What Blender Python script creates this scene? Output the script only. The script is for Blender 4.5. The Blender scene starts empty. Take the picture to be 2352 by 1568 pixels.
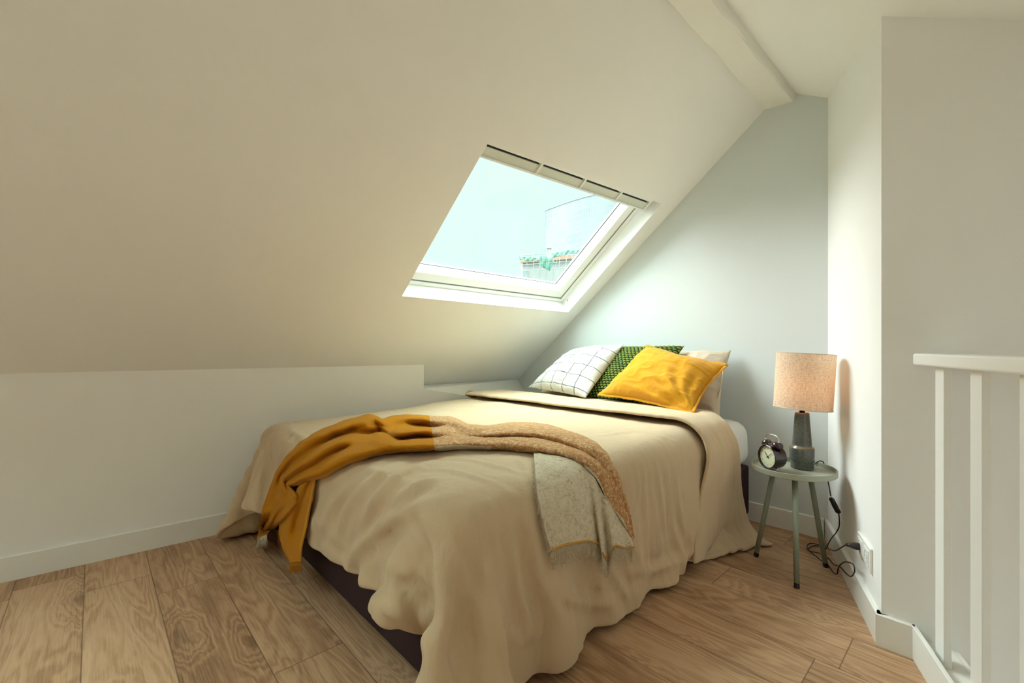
BULB = 9.0
import bpy, bmesh, math, random
import numpy as np
from mathutils import Vector, Matrix
from mathutils.bvhtree import BVHTree
random.seed(7)
SC = bpy.context.scene
COL = SC.collection
PI = math.pi

# ------------------------------------------------------------------ helpers
def V(*a):
    return Vector(a[0]) if len(a) == 1 else Vector(a)

def tag(o, label=None, cat=None, group=None, kind=None):
    if label: o['label'] = label
    if cat: o['category'] = cat
    if group: o['group'] = group
    if kind: o['kind'] = kind
    return o

def empty(name, loc=(0, 0, 0), rz=0.0):
    o = bpy.data.objects.new(name, None)
    COL.objects.link(o)
    o.location = loc
    o.rotation_euler = (0, 0, rz)
    o.empty_display_size = 0.05
    return o

def obj(name, bm, mat, parent=None, smooth=False, bevel=0.0, seg=2, keep_world=True, sharp=0):
    """Link a bmesh as one mesh object. Coordinates are world coordinates; a parent keeps them."""
    if isinstance(bm, bmesh.types.BMesh):
        bmesh.ops.recalc_face_normals(bm, faces=bm.faces[:])
        me = bpy.data.meshes.new(name)
        bm.to_mesh(me)
        bm.free()
    else:
        me = bm
    for p in me.polygons:
        p.use_smooth = smooth
    if smooth and sharp: me.set_sharp_from_angle(angle=math.radians(sharp))
    for m in (mat if isinstance(mat, (list, tuple)) else [mat]):
        me.materials.append(m)
    o = bpy.data.objects.new(name, me)
    COL.objects.link(o)
    if parent is not None:
        o.parent = parent
        if keep_world:
            o.matrix_parent_inverse = parent_matrix(parent).inverted()
    if bevel:
        b = o.modifiers.new('bevel', 'BEVEL')
        b.width = bevel
        b.segments = seg
        b.limit_method = 'ANGLE'
        b.angle_limit = math.radians(40)
    return o

def parent_matrix(o):
    m = o.matrix_basis.copy()
    if o.parent:
        m = parent_matrix(o.parent) @ o.matrix_parent_inverse @ m
    return m

def add_poly_prism(bm, pts, off):
    """Closed prism: polygon pts (3D) swept by vector off."""
    off = Vector(off)
    a = [bm.verts.new(Vector(p)) for p in pts]
    b = [bm.verts.new(Vector(p) + off) for p in pts]
    bm.faces.new(a)
    bm.faces.new(b[::-1])
    n = len(a)
    for i in range(n):
        bm.faces.new((a[i], b[i], b[(i + 1) % n], a[(i + 1) % n]))
    return bm

def prism(pts, off):
    return add_poly_prism(bmesh.new(), pts, off)

def add_box(bm, c, size, M=None):
    sx, sy, sz = [s / 2 for s in size]
    c = Vector(c)
    vs = []
    for x in (-sx, sx):
        for y in (-sy, sy):
            for z in (-sz, sz):
                p = Vector((x, y, z)) + c
                if M is not None:
                    p = M @ p
                vs.append(bm.verts.new(p))
    for f in ((0, 1, 3, 2), (4, 6, 7, 5), (0, 4, 5, 1), (2, 3, 7, 6), (0, 2, 6, 4), (1, 5, 7, 3)):
        bm.faces.new([vs[i] for i in f])
    return bm

def box(c, size, M=None):
    return add_box(bmesh.new(), c, size, M)

def frame_to(a, b):
    z = (Vector(b) - Vector(a)).normalized()
    x = z.orthogonal().normalized()
    y = z.cross(x)
    return x, y, z

def add_tube(bm, pts, r, n=12, cap=True):
    """Tube along a polyline with parallel-transported rings; r a number or a list."""
    pts = [Vector(p) for p in pts]
    rs = r if isinstance(r, (list, tuple)) else [r] * len(pts)
    rings = []
    x = None
    for i, p in enumerate(pts):
        if i == 0:
            t = pts[1] - pts[0]
        elif i == len(pts) - 1:
            t = pts[-1] - pts[-2]
        else:
            t = (pts[i + 1] - p).normalized() + (p - pts[i - 1]).normalized()
        t.normalize()
        if x is None:
            x = t.orthogonal().normalized()
        else:
            x = (x - t * x.dot(t)).normalized()
        y = t.cross(x)
        rings.append([bm.verts.new(p + (x * math.cos(2 * PI * k / n) + y * math.sin(2 * PI * k / n)) * rs[i]) for k in range(n)])
    for a, b in zip(rings, rings[1:]):
        for k in range(n):
            bm.faces.new((a[k], a[(k + 1) % n], b[(k + 1) % n], b[k]))
    if cap:
        bm.faces.new(rings[0][::-1])
        bm.faces.new(rings[-1])
    return bm

def tube(pts, r, n=12, cap=True):
    return add_tube(bmesh.new(), pts, r, n, cap)

def add_lathe(bm, prof, n=48, M=None, cap0=True, cap1=True):
    """Revolve (r, z) pairs round the z axis, optionally transformed by M."""
    rings = []
    for r, z in prof:
        ring = []
        for k in range(n):
            p = Vector((r * math.cos(2 * PI * k / n), r * math.sin(2 * PI * k / n), z))
            ring.append(bm.verts.new(M @ p if M is not None else p))
        rings.append(ring)
    for a, b in zip(rings, rings[1:]):
        for k in range(n):
            bm.faces.new((a[k], a[(k + 1) % n], b[(k + 1) % n], b[k]))
    if cap0: bm.faces.new(rings[0][::-1])
    if cap1: bm.faces.new(rings[-1])
    return bm

def lathe(prof, n=48, M=None, cap0=True, cap1=True):
    return add_lathe(bmesh.new(), prof, n, M, cap0, cap1)

def grid_mesh(name, P, uv=None, wrap=False):
    """Quad grid from array P[i][j] -> mesh, with a UV layer from uv[i][j] (or the unit square)."""
    P = np.asarray(P, float)
    ni, nj = P.shape[:2]
    me = bpy.data.meshes.new(name)
    faces = []
    for i in range(ni - 1):
        for j in range(nj - 1):
            faces.append((i * nj + j, (i + 1) * nj + j, (i + 1) * nj + j + 1, i * nj + j + 1))
    me.from_pydata([tuple(p) for p in P.reshape(-1, 3)], [], faces)
    if uv is None:
        a, b = np.meshgrid(np.linspace(0, 1, ni), np.linspace(0, 1, nj), indexing='ij')
        uv = np.stack([a, b], -1)
    uv = np.asarray(uv, float).reshape(-1, 2)
    lay = me.uv_layers.new(name='UVMap')
    idx = np.array([l.vertex_index for l in me.loops])
    lay.data.foreach_set('uv', uv[idx].ravel())
    me.update()
    return me

def catmull(P, n):
    """Resample P (k, ...) to n points along axis 0 with a Catmull-Rom spline."""
    P = np.asarray(P, float)
    k = len(P)
    E = np.concatenate([[2 * P[0] - P[1]], P, [2 * P[-1] - P[-2]]])
    out = []
    for t in np.linspace(0, k - 1, n):
        i = min(int(t), k - 2)
        f = t - i
        p0, p1, p2, p3 = E[i], E[i + 1], E[i + 2], E[i + 3]
        out.append(.5 * (2 * p1 + (p2 - p0) * f + (2 * p0 - 5 * p1 + 4 * p2 - p3) * f * f + (3 * p1 - p0 - 3 * p2 + p3) * f ** 3))
    return np.array(out)

def spline_pts(pts, n):
    return [Vector(p) for p in catmull(np.array([tuple(p) for p in pts]), n)]

def smooth_noise(shape, cells, seed):
    """Smooth value noise on a 2D array."""
    rng = np.random.RandomState(seed)
    g = rng.uniform(-1, 1, (cells[0] + 3, cells[1] + 3))
    u = np.linspace(0, cells[0], shape[0])
    v = np.linspace(0, cells[1], shape[1])
    iu = np.minimum(u.astype(int), cells[0]); fu = u - iu; fu = fu * fu * (3 - 2 * fu)
    iv = np.minimum(v.astype(int), cells[1]); fv = v - iv; fv = fv * fv * (3 - 2 * fv)
    A = g[np.ix_(iu, iv)]; B = g[np.ix_(iu + 1, iv)]; Cc = g[np.ix_(iu, iv + 1)]; D = g[np.ix_(iu + 1, iv + 1)]
    fu = fu[:, None]; fv = fv[None, :]
    return (A * (1 - fu) + B * fu) * (1 - fv) + (Cc * (1 - fu) + D * fu) * fv

# ---------------------------------------------------------------- materials
class NT:
    def __init__(self, name):
        self.m = bpy.data.materials.new(name)
        self.m.use_nodes = True
        self.t = self.m.node_tree
        self.t.nodes.clear()
        self.out = self.t.nodes.new('ShaderNodeOutputMaterial')
    def n(self, typ, inp=None, **kw):
        nd = self.t.nodes.new('ShaderNode' + typ)
        for k, v in kw.items():
            setattr(nd, k, v)
        for k, v in (inp or {}).items():
            self.set(nd, k, v)
        return nd
    def set(self, nd, k, v):
        s = nd.inputs[k]
        if isinstance(v, tuple) and len(v) == 2 and isinstance(v[0], bpy.types.Node):
            self.t.links.new(v[0].outputs[v[1]], s)
        elif isinstance(v, bpy.types.Node):
            self.t.links.new(v.outputs[0], s)
        else:
            if s.type == 'RGBA' and len(v) == 3:
                v = (*v, 1)
            s.default_value = v
    def surf(self, nd):
        self.t.links.new(nd.outputs[0], self.out.inputs['Surface'])
        return self.m
    def math(self, op, a, b=None, c=None, clamp=False):
        nd = self.n('Math', operation=op, use_clamp=clamp)
        self.set(nd, 0, a)
        if b is not None: self.set(nd, 1, b)
        if c is not None: self.set(nd, 2, c)
        return nd
    def mix(self, f, a, b, blend='MIX'):
        nd = self.n('MixRGB', blend_type=blend)
        self.set(nd, 0, f); self.set(nd, 1, a); self.set(nd, 2, b)
        return nd
    def ramp(self, fac, stops, interp='LINEAR'):
        nd = self.n('ValToRGB')
        self.set(nd, 0, fac)
        cr = nd.color_ramp
        cr.interpolation = interp
        while len(cr.elements) < len(stops):
            cr.elements.new(0.5)
        for e, (p, c) in zip(cr.elements, stops):
            e.position = p
            e.color = (*c, 1) if len(c) == 3 else c
        return nd
    def noise(self, vec, scale, detail=3, rough=.5, dist=0.0):
        nd = self.n('TexNoise', {'Scale': scale, 'Detail': detail, 'Roughness': rough, 'Distortion': dist})
        if vec is not None: self.set(nd, 'Vector', vec)
        return nd
    def bump(self, h, strength=.2, dist=.01, normal=None):
        nd = self.n('Bump', {'Strength': strength, 'Distance': dist, 'Height': h})
        if normal is not None: self.set(nd, 'Normal', normal)
        return nd
    def mapping(self, src, scale=(1, 1, 1), rot=(0, 0, 0), loc=(0, 0, 0)):
        return self.n('Mapping', {'Vector': src, 'Scale': scale, 'Rotation': rot, 'Location': loc})

def simple(name, col, rough=.5, metal=0.0, var=0.0, scale=40, bump=0.0, coat=0.0, spec=.5):
    t = NT(name)
    tc = t.n('TexCoord')
    p = t.n('BsdfPrincipled', {'Base Color': col, 'Roughness': rough, 'Metallic': metal, 'Coat Weight': coat, 'Specular IOR Level': spec})
    if var or bump:
        nz = t.noise((tc, 'Object'), scale, 4)
        if var:
            c2 = tuple(max(0, c * (1 - var)) for c in col)
            t.set(p, 'Base Color', t.mix((nz, 'Fac'), col, c2))
        if bump:
            t.set(p, 'Normal', t.bump((nz, 'Fac'), bump, .004))
    return t.surf(p)

def paint(name, col, rough=.75):
    """Rolled wall paint: flat colour, faint orange-peel bump."""
    t = NT(name)
    tc = t.n('TexCoord')
    n1 = t.noise((tc, 'Object'), 180, 2)
    n2 = t.noise((tc, 'Object'), 2.2, 3)
    c = t.mix((n2, 'Fac'), col, tuple(x * .97 for x in col))
    p = t.n('BsdfPrincipled', {'Base Color': c, 'Roughness': rough, 'Specular IOR Level': .3, 'Normal': t.bump((n1, 'Fac'), .08, .002)})
    return t.surf(p)

M = {}
M['wall'] = paint('wall_paint', (.918, .914, .888))
M['ceil'] = paint('ceiling_paint', (.918, .914, .888))
M['grey'] = paint('grey_wall_paint', (.70, .745, .745))
M['gloss'] = simple('white_lacquer', (.88, .87, .82), .35, var=.03, scale=30)
M['upvc'] = simple('white_window_lacquer', (.88, .89, .865), .35)
M['beam'] = simple('painted_beam', (.88, .86, .80), .6, var=.05, scale=14, bump=.3)
M['gasket'] = simple('dark_gasket', (.05, .045, .05), .6)
M['shadow_gap'] = simple('shadow_line_grey', (.28, .30, .27), .6)  # grey standing for the shade in the skylight frame groove
M['darkbase'] = simple('dark_bed_fabric', (.030, .008, .012), .85, var=.3, scale=300, bump=.2)  # dark base; its maroon black also stands for deep shade under the bed
M['blackpl'] = simple('black_plastic', (.018, .006, .010), .35)
M['blackgl'] = simple('black_gloss_enamel', (.020, .004, .009), .12, coat=.5)
M['chrome'] = simple('nickel', (.75, .68, .58), .22, 1.0)
M['sheet'] = simple('white_sheet', (.82, .80, .77), .85, var=.03, scale=60, bump=.15)

def wood_floor():
    t = NT('oak_laminate')
    tc = t.n('TexCoord')
    sep = t.n('SeparateXYZ', {0: (tc, 'Object')})
    W, L = .2, 1.28
    u = t.math('DIVIDE', t.math('ADD', (sep, 'X'), .225 + 4), W)
    row = t.math('FLOOR', u)
    fu = t.math('FRACT', u)
    rnd = t.n('TexWhiteNoise', {'W': row}, noise_dimensions='1D')
    yo = t.math('ADD', t.math('DIVIDE', (sep, 'Y'), L), t.math('MULTIPLY', (rnd, 'Value'), 3.7))
    seg = t.math('FLOOR', yo)
    fv = t.math('FRACT', yo)
    pid = t.n('CombineXYZ', {0: row, 1: seg, 2: 0.0})
    r2 = t.n('TexWhiteNoise', {'Vector': pid}, noise_dimensions='3D')
    # plank-local coordinates, shifted per plank so that no two boards share their figure
    off = t.n('VectorMath', {0: (r2, 'Color'), 1: (37.0, 53.0, 11.0)}, operation='MULTIPLY')
    base = t.n('VectorMath', {0: (tc, 'Object'), 1: (off, 0)}, operation='ADD')
    st = t.mapping((base, 0), (7.5, .85, 1))
    nz = t.noise((st, 0), 1.0, 3, .5, .6)
    # knots: Voronoi cells pull the contour lines into eyes
    kw_ = t.noise((t.mapping((base, 0), (11, 5, 1)), 0), 1.0, 3, .6)
    kv0 = t.n('VectorMath', {0: (t.mapping((base, 0), (4.3, 1.55, 1)), 0), 1: (t.n('VectorMath', {0: (kw_, 'Color'), 1: (.34, .34, 0)}, operation='MULTIPLY'), 0)}, operation='ADD')
    kv = kv0
    vor = t.n('TexVoronoi', {'Vector': (kv, 0), 'Scale': 1.0, 'Randomness': .95})
    knot = t.n('MapRange', {'Value': (vor, 'Distance'), 'From Min': .0, 'From Max': .46, 'To Min': 1.0, 'To Max': 0.0}, interpolation_type='SMOOTHERSTEP')
    fld = t.math('ADD', (nz, 'Fac'), t.math('MULTIPLY', knot, .30))
    wob = t.noise((t.mapping((base, 0), (26, 9, 1)), 0), 1.0, 3, .6)
    ring = t.math('ADD', t.math('MULTIPLY', fld, 26.0), t.math('MULTIPLY', (wob, 'Fac'), 1.8))
    fr = t.math('SINE', t.math('MULTIPLY', ring, PI))
    ring01 = t.math('MULTIPLY_ADD', fr, .5, .5)
    grain = t.noise((t.mapping((base, 0), (230, 7, 1)), 0), 1.0, 4, .65)
    broad = t.noise((t.mapping((base, 0), (5, .9, 1)), 0), 1.0, 3, .55)
    f = t.math('ADD', t.math('MULTIPLY', ring01, .15), t.math('MULTIPLY', (grain, 'Fac'), .50))
    f = t.math('ADD', f, t.math('MULTIPLY', (broad, 'Fac'), .62))
    f = t.math('ADD', f, t.math('MULTIPLY', (r2, 'Value'), .14))
    col = t.ramp(f, [(.35, (.170, .086, .041)), (.58, (.390, .222, .121)), (.78, (.58, .362, .210)), (1.0, (.69, .465, .295))])
    kd = t.n('MapRange', {'Value': (vor, 'Distance'), 'From Min': .02, 'From Max': .13, 'To Min': .55, 'To Max': 0.0})
    col = t.mix(kd, (col, 0), (.045, .022, .013))
    # joints
    eu = t.math('MINIMUM', fu, t.math('SUBTRACT', 1.0, fu))
    ev = t.math('MULTIPLY', t.math('MINIMUM', fv, t.math('SUBTRACT', 1.0, fv)), L / W)
    ed = t.math('MINIMUM', eu, ev)
    seam = t.n('MapRange', {'Value': ed, 'From Min': .003, 'From Max': .012, 'To Min': .6, 'To Max': 0.0})
    col = t.mix(seam, (col, 0), (.035, .022, .014))
    h = t.math('SUBTRACT', t.math('MULTIPLY', (grain, 'Fac'), .25), seam)
    p = t.n('BsdfPrincipled', {'Base Color': (col, 0), 'Roughness': .48, 'Specular IOR Level': .35, 'Normal': t.bump(h, .25, .002)})
    return t.surf(p)
M['floor'] = wood_floor()

def fabric(name, col, col2, weave=900, wr=9.0, wr_strength=.5, fine=.25, rough=.95, sheen=.15, stretch=(1, 1, 1), slub=True, uvspace=False):
    """Woven cloth: thread weave, slub colour variation and soft creases in the bump."""
    t = NT(name)
    tc = t.n('TexCoord')
    src = (tc, 'UV') if uvspace else (tc, 'Object')
    mp = t.mapping(src, stretch)
    n1 = t.noise((mp, 0), weave, 2, .6)
    n2 = t.noise((mp, 0), wr, 5, .55, .6)
    n3 = t.noise((mp, 0), 55, 4, .6)
    c = t.mix((n1, 'Fac') if slub else (n3, 'Fac'), col, col2)
    n4 = t.noise((mp, 0), wr * 2.3, 3, .5, 1.1)
    c1 = t.math('POWER', t.math('ABSOLUTE', t.math('MULTIPLY_ADD', (n2, 'Fac'), 2.0, -1.0)), .6)
    c2 = t.math('POWER', t.math('ABSOLUTE', t.math('MULTIPLY_ADD', (n4, 'Fac'), 2.0, -1.0)), .6)
    h1 = t.bump(t.math('ADD', t.math('MULTIPLY', c1, .6), t.math('MULTIPLY', c2, .4)), wr_strength, .012)
    h2 = t.bump((n1, 'Fac'), fine, .002, (h1, 0))
    p = t.n('BsdfPrincipled', {'Base Color': c, 'Roughness': rough, 'Specular IOR Level': .15, 'Sheen Weight': sheen, 'Normal': (h2, 0)})
    return t.surf(p)
M['linen'] = fabric('beige_linen', (.635, .485, .315), (.56, .415, .262), 1100, 7, .40, .25, stretch=(1, 1, .4))
M['pillow'] = fabric('pillow_linen', (.58, .48, .365), (.52, .425, .315), 1100, 12, .25, .2)
# -------------------------------------------------------------------- room
# Metres; x runs along the ridge to the head wall, y towards the knee wall, z up from the floor.
XF = 2.597                                   # head wall plane
def knee_y(x): return 2.665 - .06 * x        # knee wall face, slightly out of square
def roof_z(x, y): return 2.99 - .054 * x - .8125 * y
def right_z(y): return 1.836 + .57 * y       # low slope on the stair side
def ridge_y(x): return (2.99 - .054 * x - 1.836) / (.8125 + .57)
RW0, RW1 = V(2.605, .534, 0), V(1.800, .229, 0)   # right wall, from head wall to its outer corner
XS = 1.800                                   # stair wall plane
XB, YB = -2.3, -1.6                          # back wall, far side of the stairwell
RP = V(1.786, .155, 0); RD = V(-.9346, -.3558, 0); RN = V(-.3558, .9346, 0)   # stair railing line

def rail_at(s, o=0.0, z=0.0):
    return RP + RD * s + RN * o + V(0, 0, z)

# floor (L-shaped round the stairwell)
ra, rb = rail_at(-.02, -.085), rail_at(4.5, -.085)
bm = prism([(XF + .15, 3.0, 0), (XB, 3.0, 0), (XB, rb.y, 0), (rb.x, rb.y, 0), (ra.x, ra.y, 0), (1.95, .2, 0), (XF + .15, .45, 0)], (0, 0, -.22))
tag(obj('floor', bm, M['floor']), kind='structure')

# left roof slope + right slope with the skylight opening
NR = V(.054, .8125, 1).normalized()          # outward normal of the left slope
E1 = V(1, -.054 / .8125, 0).normalized()     # level line in the slope
E2 = E1.cross(NR) * -1
if E2.z < 0: E2 = -E2                        # up the slope
O = V(2.483, 2.059, 0); O.z = roof_z(O.x, O.y)
QUAD = [(-1.293, .030), (0, 0), (.024, .948), (-1.247, .945)]     # skylight opening in slope coordinates
def slope_pt(s, t, d=0.0): return O + E1 * s + E2 * t + NR * d
def sky(a, b, d=0.0):
    """Point of the skylight opening: a 0..1 left to right, b 0..1 bottom to top, d depth outwards."""
    q = [np.array(p) for p in QUAD]
    p = q[0] * (1 - a) * (1 - b) + q[1] * a * (1 - b) + q[2] * a * b + q[3] * (1 - a) * b
    return slope_pt(p[0], p[1], d)
bm = bmesh.new()
def on_roof(x, y): return V(x, y, roof_z(x, y))
outer = [on_roof(XB - .2, 3.15), on_roof(XF + .2, 3.05), on_roof(XF + .2, ridge_y(XF + .2)), on_roof(XB - .2, ridge_y(XB - .2))]
hole2 = [(-1.9, .75), (-.75, .75), (-.75, 1.9), (-1.9, 1.9)]
TH = .2
def split(xcut):
    return on_roof(xcut, 3.1), on_roof(xcut, ridge_y(xcut))
c0, c1 = split(.3)
def ring(bm, out, hole):
    top = [p + NR * TH for p in out]; ht = [p + NR * TH for p in hole]
    vo = [bm.verts.new(p) for p in out]; vh = [bm.verts.new(p) for p in hole]
    wo = [bm.verts.new(p) for p in top]; wh = [bm.verts.new(p) for p in ht]
    for i in range(4):
        j = (i + 1) % 4
        bm.faces.new((vo[i], vo[j], vh[j], vh[i]))
        bm.faces.new((wo[i], wh[i], wh[j], wo[j]))
        bm.faces.new((vh[i], vh[j], wh[j], wh[i]))
        bm.faces.new((vo[i], wo[i], wo[j], vo[j]))
ring(bm, [c0, outer[1], outer[2], c1], [sky(0, 0), sky(1, 0), sky(1, 1), sky(0, 1)])
HB = [on_roof(-1.80, 1.90), on_roof(-.50, 1.82), on_roof(-.50, .98), on_roof(-1.80, 1.04)]   # skylight added unseen behind the viewer to bring in fill light
ring(bm, [outer[0], c0, c1, outer[3]], HB)
def rz(x, y): return V(x, y, right_z(y))
rp = [rz(XB - .2, ridge_y(XB - .2)), rz(XF + .2, ridge_y(XF + .2)), rz(XF + .2, YB - .2), rz(XB - .2, YB - .2)]
add_poly_prism(bm, rp, (0, -.57 * .12, .12))
bmesh.ops.remove_doubles(bm, verts=bm.verts[:], dist=.0004)
tag(obj('ceiling', bm, M['ceil']), kind='structure')

# knee wall (left) with its lower recess by the head wall
def ky(x, z): return V(x, knee_y(x), z)
xe = 1.605
bm = bmesh.new()
add_poly_prism(bm, [ky(XB, -.05), ky(xe, -.05), ky(xe, roof_z(xe, knee_y(xe)) + .02), ky(XB, roof_z(XB, knee_y(XB)) + .02)], (.008, .14, 0))
a = [ky(xe, -.05), ky(XF + .02, -.05), ky(XF + .02, .45), ky(xe, .655)]
add_poly_prism(bm, a, (0, .14, 0))
l0, l1 = V(xe + .0, 2.765, roof_z(xe, 2.765) + .01), V(XF + .02, 2.70, roof_z(XF, 2.70) + .01)
vs = [bm.verts.new(p) for p in (ky(xe, .655), ky(XF + .02, .45), l1, l0)]
vb = [bm.verts.new(p.co + V(0, .03, -.06)) for p in vs]
bm.faces.new(vs); bm.faces.new(vb[::-1])
for i in range(4): bm.faces.new((vs[i], vb[i], vb[(i + 1) % 4], vs[(i + 1) % 4]))
tag(obj('wall_left', bm, M['wall']), kind='structure')

# head wall (grey accent)
yr = ridge_y(XF)
g = [(XF, 3.0, -.05), (XF, .48, -.05), (XF, .48, right_z(.48) + .02), (XF, yr, right_z(yr) + .02), (XF, 3.0, roof_z(XF, 3.0) + .02)]
tag(obj('wall_far', prism(g, (.15, 0, 0)), M['grey']), kind='structure')

# right wall by the lamp, and the stair wall returning from it
wn = V(.3543, -.9351, 0)
f0, f1 = V(RW0), V(RW1)
g = [V(f0.x, f0.y, -.05), V(f1.x, f1.y, -.05), V(f1.x, f1.y, right_z(f1.y) + .02), V(f0.x, f0.y, right_z(f0.y) + .02)]
bm = bmesh.new()
q = [V(f1.x, f1.y, -.05), V(f0.x + .15, f0.y + .057, -.05), V(f0.x + .15, f0.y - .15, -.05), V(f1.x + .12, f1.y - .02, -.05)]
va = [bm.verts.new(p) for p in q]
vb = [bm.verts.new(V(p.x, p.y, right_z(p.y) + .03)) for p in q]
bm.faces.new(va[::-1]); bm.faces.new(vb)
for i in range(4): bm.faces.new((va[i], va[(i + 1) % 4], vb[(i + 1) % 4], vb[i]))
tag(obj('wall_right', bm, M['wall']), kind='structure')
g = [(XS, f1.y, -2.6), (XS, YB - .1, -2.6), (XS, YB - .1, right_z(YB - .1) + .02), (XS, f1.y, right_z(f1.y) + .02)]
tag(obj('wall_stair', prism(g, (.12, 0, 0)), M['wall']), kind='structure')
# rest of the shell: back gable, stairwell side and bottom
g = [(XB, 3.0, -2.6), (XB, YB - .1, -2.6), (XB, YB - .1, right_z(YB) + .1), (XB, ridge_y(XB), right_z(ridge_y(XB)) + .1), (XB, 3.0, roof_z(XB, 3.0) + .1)]
tag(obj('wall_back', prism(g, (-.15, 0, 0)), M['wall']), kind='structure')
g = [(XB, YB, -2.6), (XS + .1, YB, -2.6), (XS + .1, YB, right_z(YB) + .05), (XB, YB, right_z(YB) + .05)]
tag(obj('wall_stairwell', prism(g, (0, -.15, 0)), M['wall']), kind='structure')
tag(obj('floor_below', box((-.3, -.3, -2.65), (4.6, 3.2, .1)), M['floor']), kind='structure')

# skirting boards
def skirt(name, a, b, n, h=.098, t=.014, z=0.0):
    a, b, n = V(a), V(b), V(n)
    pts = [a, a + V(0, 0, h), a + V(0, 0, h) + n * t, a + n * t]
    pts = [a - n * .02, a + n * t, a + n * t + V(0, 0, h - .002), a + n * (t - .003) + V(0, 0, h), a - n * .02 + V(0, 0, h)]
    o = obj(name, prism([p + V(0, 0, z) for p in pts], b - a), M['gloss'])
    return tag(o, kind='structure')
skirt('baseboard_left', ky(XB, 0), ky(XF, 0), (-.06, -.998, 0))
skirt('baseboard_far', (XF, 2.5, 0), (XF, .545, 0), (-1, 0, 0))
skirt('baseboard_right', RW0 - RD * 0 + V(-.01, -.004, 0), RW1 + RD * .006, (-.3543, .9351, 0))
skirt('baseboard_stair', (XS, .2415, 0), (XS, .150, 0), (-1, 0, 0))

# ridge beam, painted, rough-hewn
bm = bmesh.new()
xs = np.linspace(XB, XF + .0, 40)
rows = []
rng = random.Random(3)
for x in xs:
    j = lambda k: rng.uniform(-1, 1) * k
    zs = -.012 * (x - 1.6)
    sec = [(.815 + j(.002), roof_z(x, .815) + .02), (.804 + j(.003), 2.200 + zs + .004 + j(.003)), (.684 + j(.004), 2.180 + j(.003)), (.675 + j(.003), 2.186 + j(.003)),
           (.660 + j(.002), 2.232 + j(.001)), (.66, 2.36), (.815, 2.36)]
    rows.append([bm.verts.new((x, y, z)) for y, z in sec])
for a, b in zip(rows, rows[1:]):
    n = len(a)
    for k in range(n):
        bm.faces.new((a[k], a[(k + 1) % n], b[(k + 1) % n], b[k]))
bm.faces.new(rows[0]); bm.faces.new(rows[-1][::-1])
tag(obj('beam', bm, M['beam']), kind='structure')
# ---------------------------------------------------------------- skylight
win = tag(empty('window_1', sky(.5, .5, .1)), kind='structure')
LW, LH = 1.28, .93
def wpt(ia, ib, d):
    """Point of the opening, inset in metres: ia from the left edge, ib from the bottom edge (negative: from the far edge)."""
    a = ia / LW if ia >= 0 else 1 + ia / LW
    b = ib / LH if ib >= 0 else 1 + ib / LH
    return sky(a, b, d)
def frame_ring(bm, prof):
    """Mitred frame: profile of (inset, depth) pairs swept round the opening."""
    rows = []
    for ins, d in prof:
        rows.append([bm.verts.new(sky(u(ins), v(ins), d)) for u, v in (
            (lambda i: i / LW, lambda i: i / LH), (lambda i: 1 - i / LW, lambda i: i / LH),
            (lambda i: 1 - i / LW, lambda i: 1 - i / LH), (lambda i: i / LW, lambda i: 1 - i / LH))])
    for a, b in zip(rows, rows[1:] + rows[:1]):
        for k in range(4):
            bm.faces.new((a[k], a[(k + 1) % 4], b[(k + 1) % 4], b[k]))
    return bm
obj('window_frame', frame_ring(bmesh.new(), [(-.004, .100), (.010, .0985), (.022, .100), (.0245, .104), (.0245, .205), (-.004, .205)]), M['upvc'], win)
obj('frame_shadow_line', frame_ring(bmesh.new(), [(.0246, .1070), (.0290, .1160), (.0290, .1215), (.0246, .1215)]), M['shadow_gap'], win)  # strip in the groove, coloured as its shadow line
obj('sash', frame_ring(bmesh.new(), [(.029, .1125), (.034, .1115), (.078, .1175), (.0815, .1205), (.098, .171), (.098, .190), (.029, .190)]), M['upvc'], win)
obj('glazing_gasket', frame_ring(bmesh.new(), [(.0968, .1690), (.1000, .1715), (.1000, .1745), (.0968, .1745)]), M['gasket'], win)
def glass_mat():
    t = NT('window_glass')
    g = t.n('BsdfGlossy', {'Color': (1, 1, 1), 'Roughness': .0})
    tr = t.n('BsdfTransparent', {'Color': (.985, 1, .995)})
    fr = t.math('MULTIPLY_ADD', t.math('POWER', (t.n('LayerWeight'), 'Facing'), 4.0), .07, .012)
    mx = t.n('MixShader')
    t.set(mx, 0, fr); t.set(mx, 1, tr); t.set(mx, 2, g)
    return t.surf(mx)
M['glass'] = glass_mat()
bm = bmesh.new()
q = [wpt(.09, .09, .176), wpt(-.09, .09, .176), wpt(-.09, -.09, .176), wpt(.09, -.09, .176)]
add_poly_prism(bm, q, NR * .004)
obj('glass_pane', bm, M['glass'], win)
# ventilation bar along the top of the sash
def wbox(bm, a0, a1, b0, b1, d0, d1):
    pts = [sky(a0, b0 / LH, d0), sky(a1, b0 / LH, d0), sky(a1, b1 / LH, d0), sky(a0, b1 / LH, d0)]
    top = [sky(a0, b0 / LH, d1), sky(a1, b0 / LH, d1), sky(a1, b1 / LH, d1), sky(a0, b1 / LH, d1)]
    va = [bm.verts.new(p) for p in pts]; vb = [bm.verts.new(p) for p in top]
    bm.faces.new(va); bm.faces.new(vb[::-1])
    for i in range(4): bm.faces.new((va[i], vb[i], vb[(i + 1) % 4], va[(i + 1) % 4]))
vg = simple('grey_vent_plastic', (.68, .71, .63), .5)
bm = bmesh.new(); wbox(bm, .004, .975, .846, .930, .070, .100)
obj('vent_back_plate', bm, M['upvc'], win)
bm = bmesh.new(); wbox(bm, .004, .975, .846, .889, .045, .072)
obj('vent_flap', bm, vg, win)
bm = bmesh.new(); wbox(bm, .002, .978, .838, .848, .038, .062)
obj('vent_bar', bm, M['upvc'], win, bevel=.002)
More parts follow.
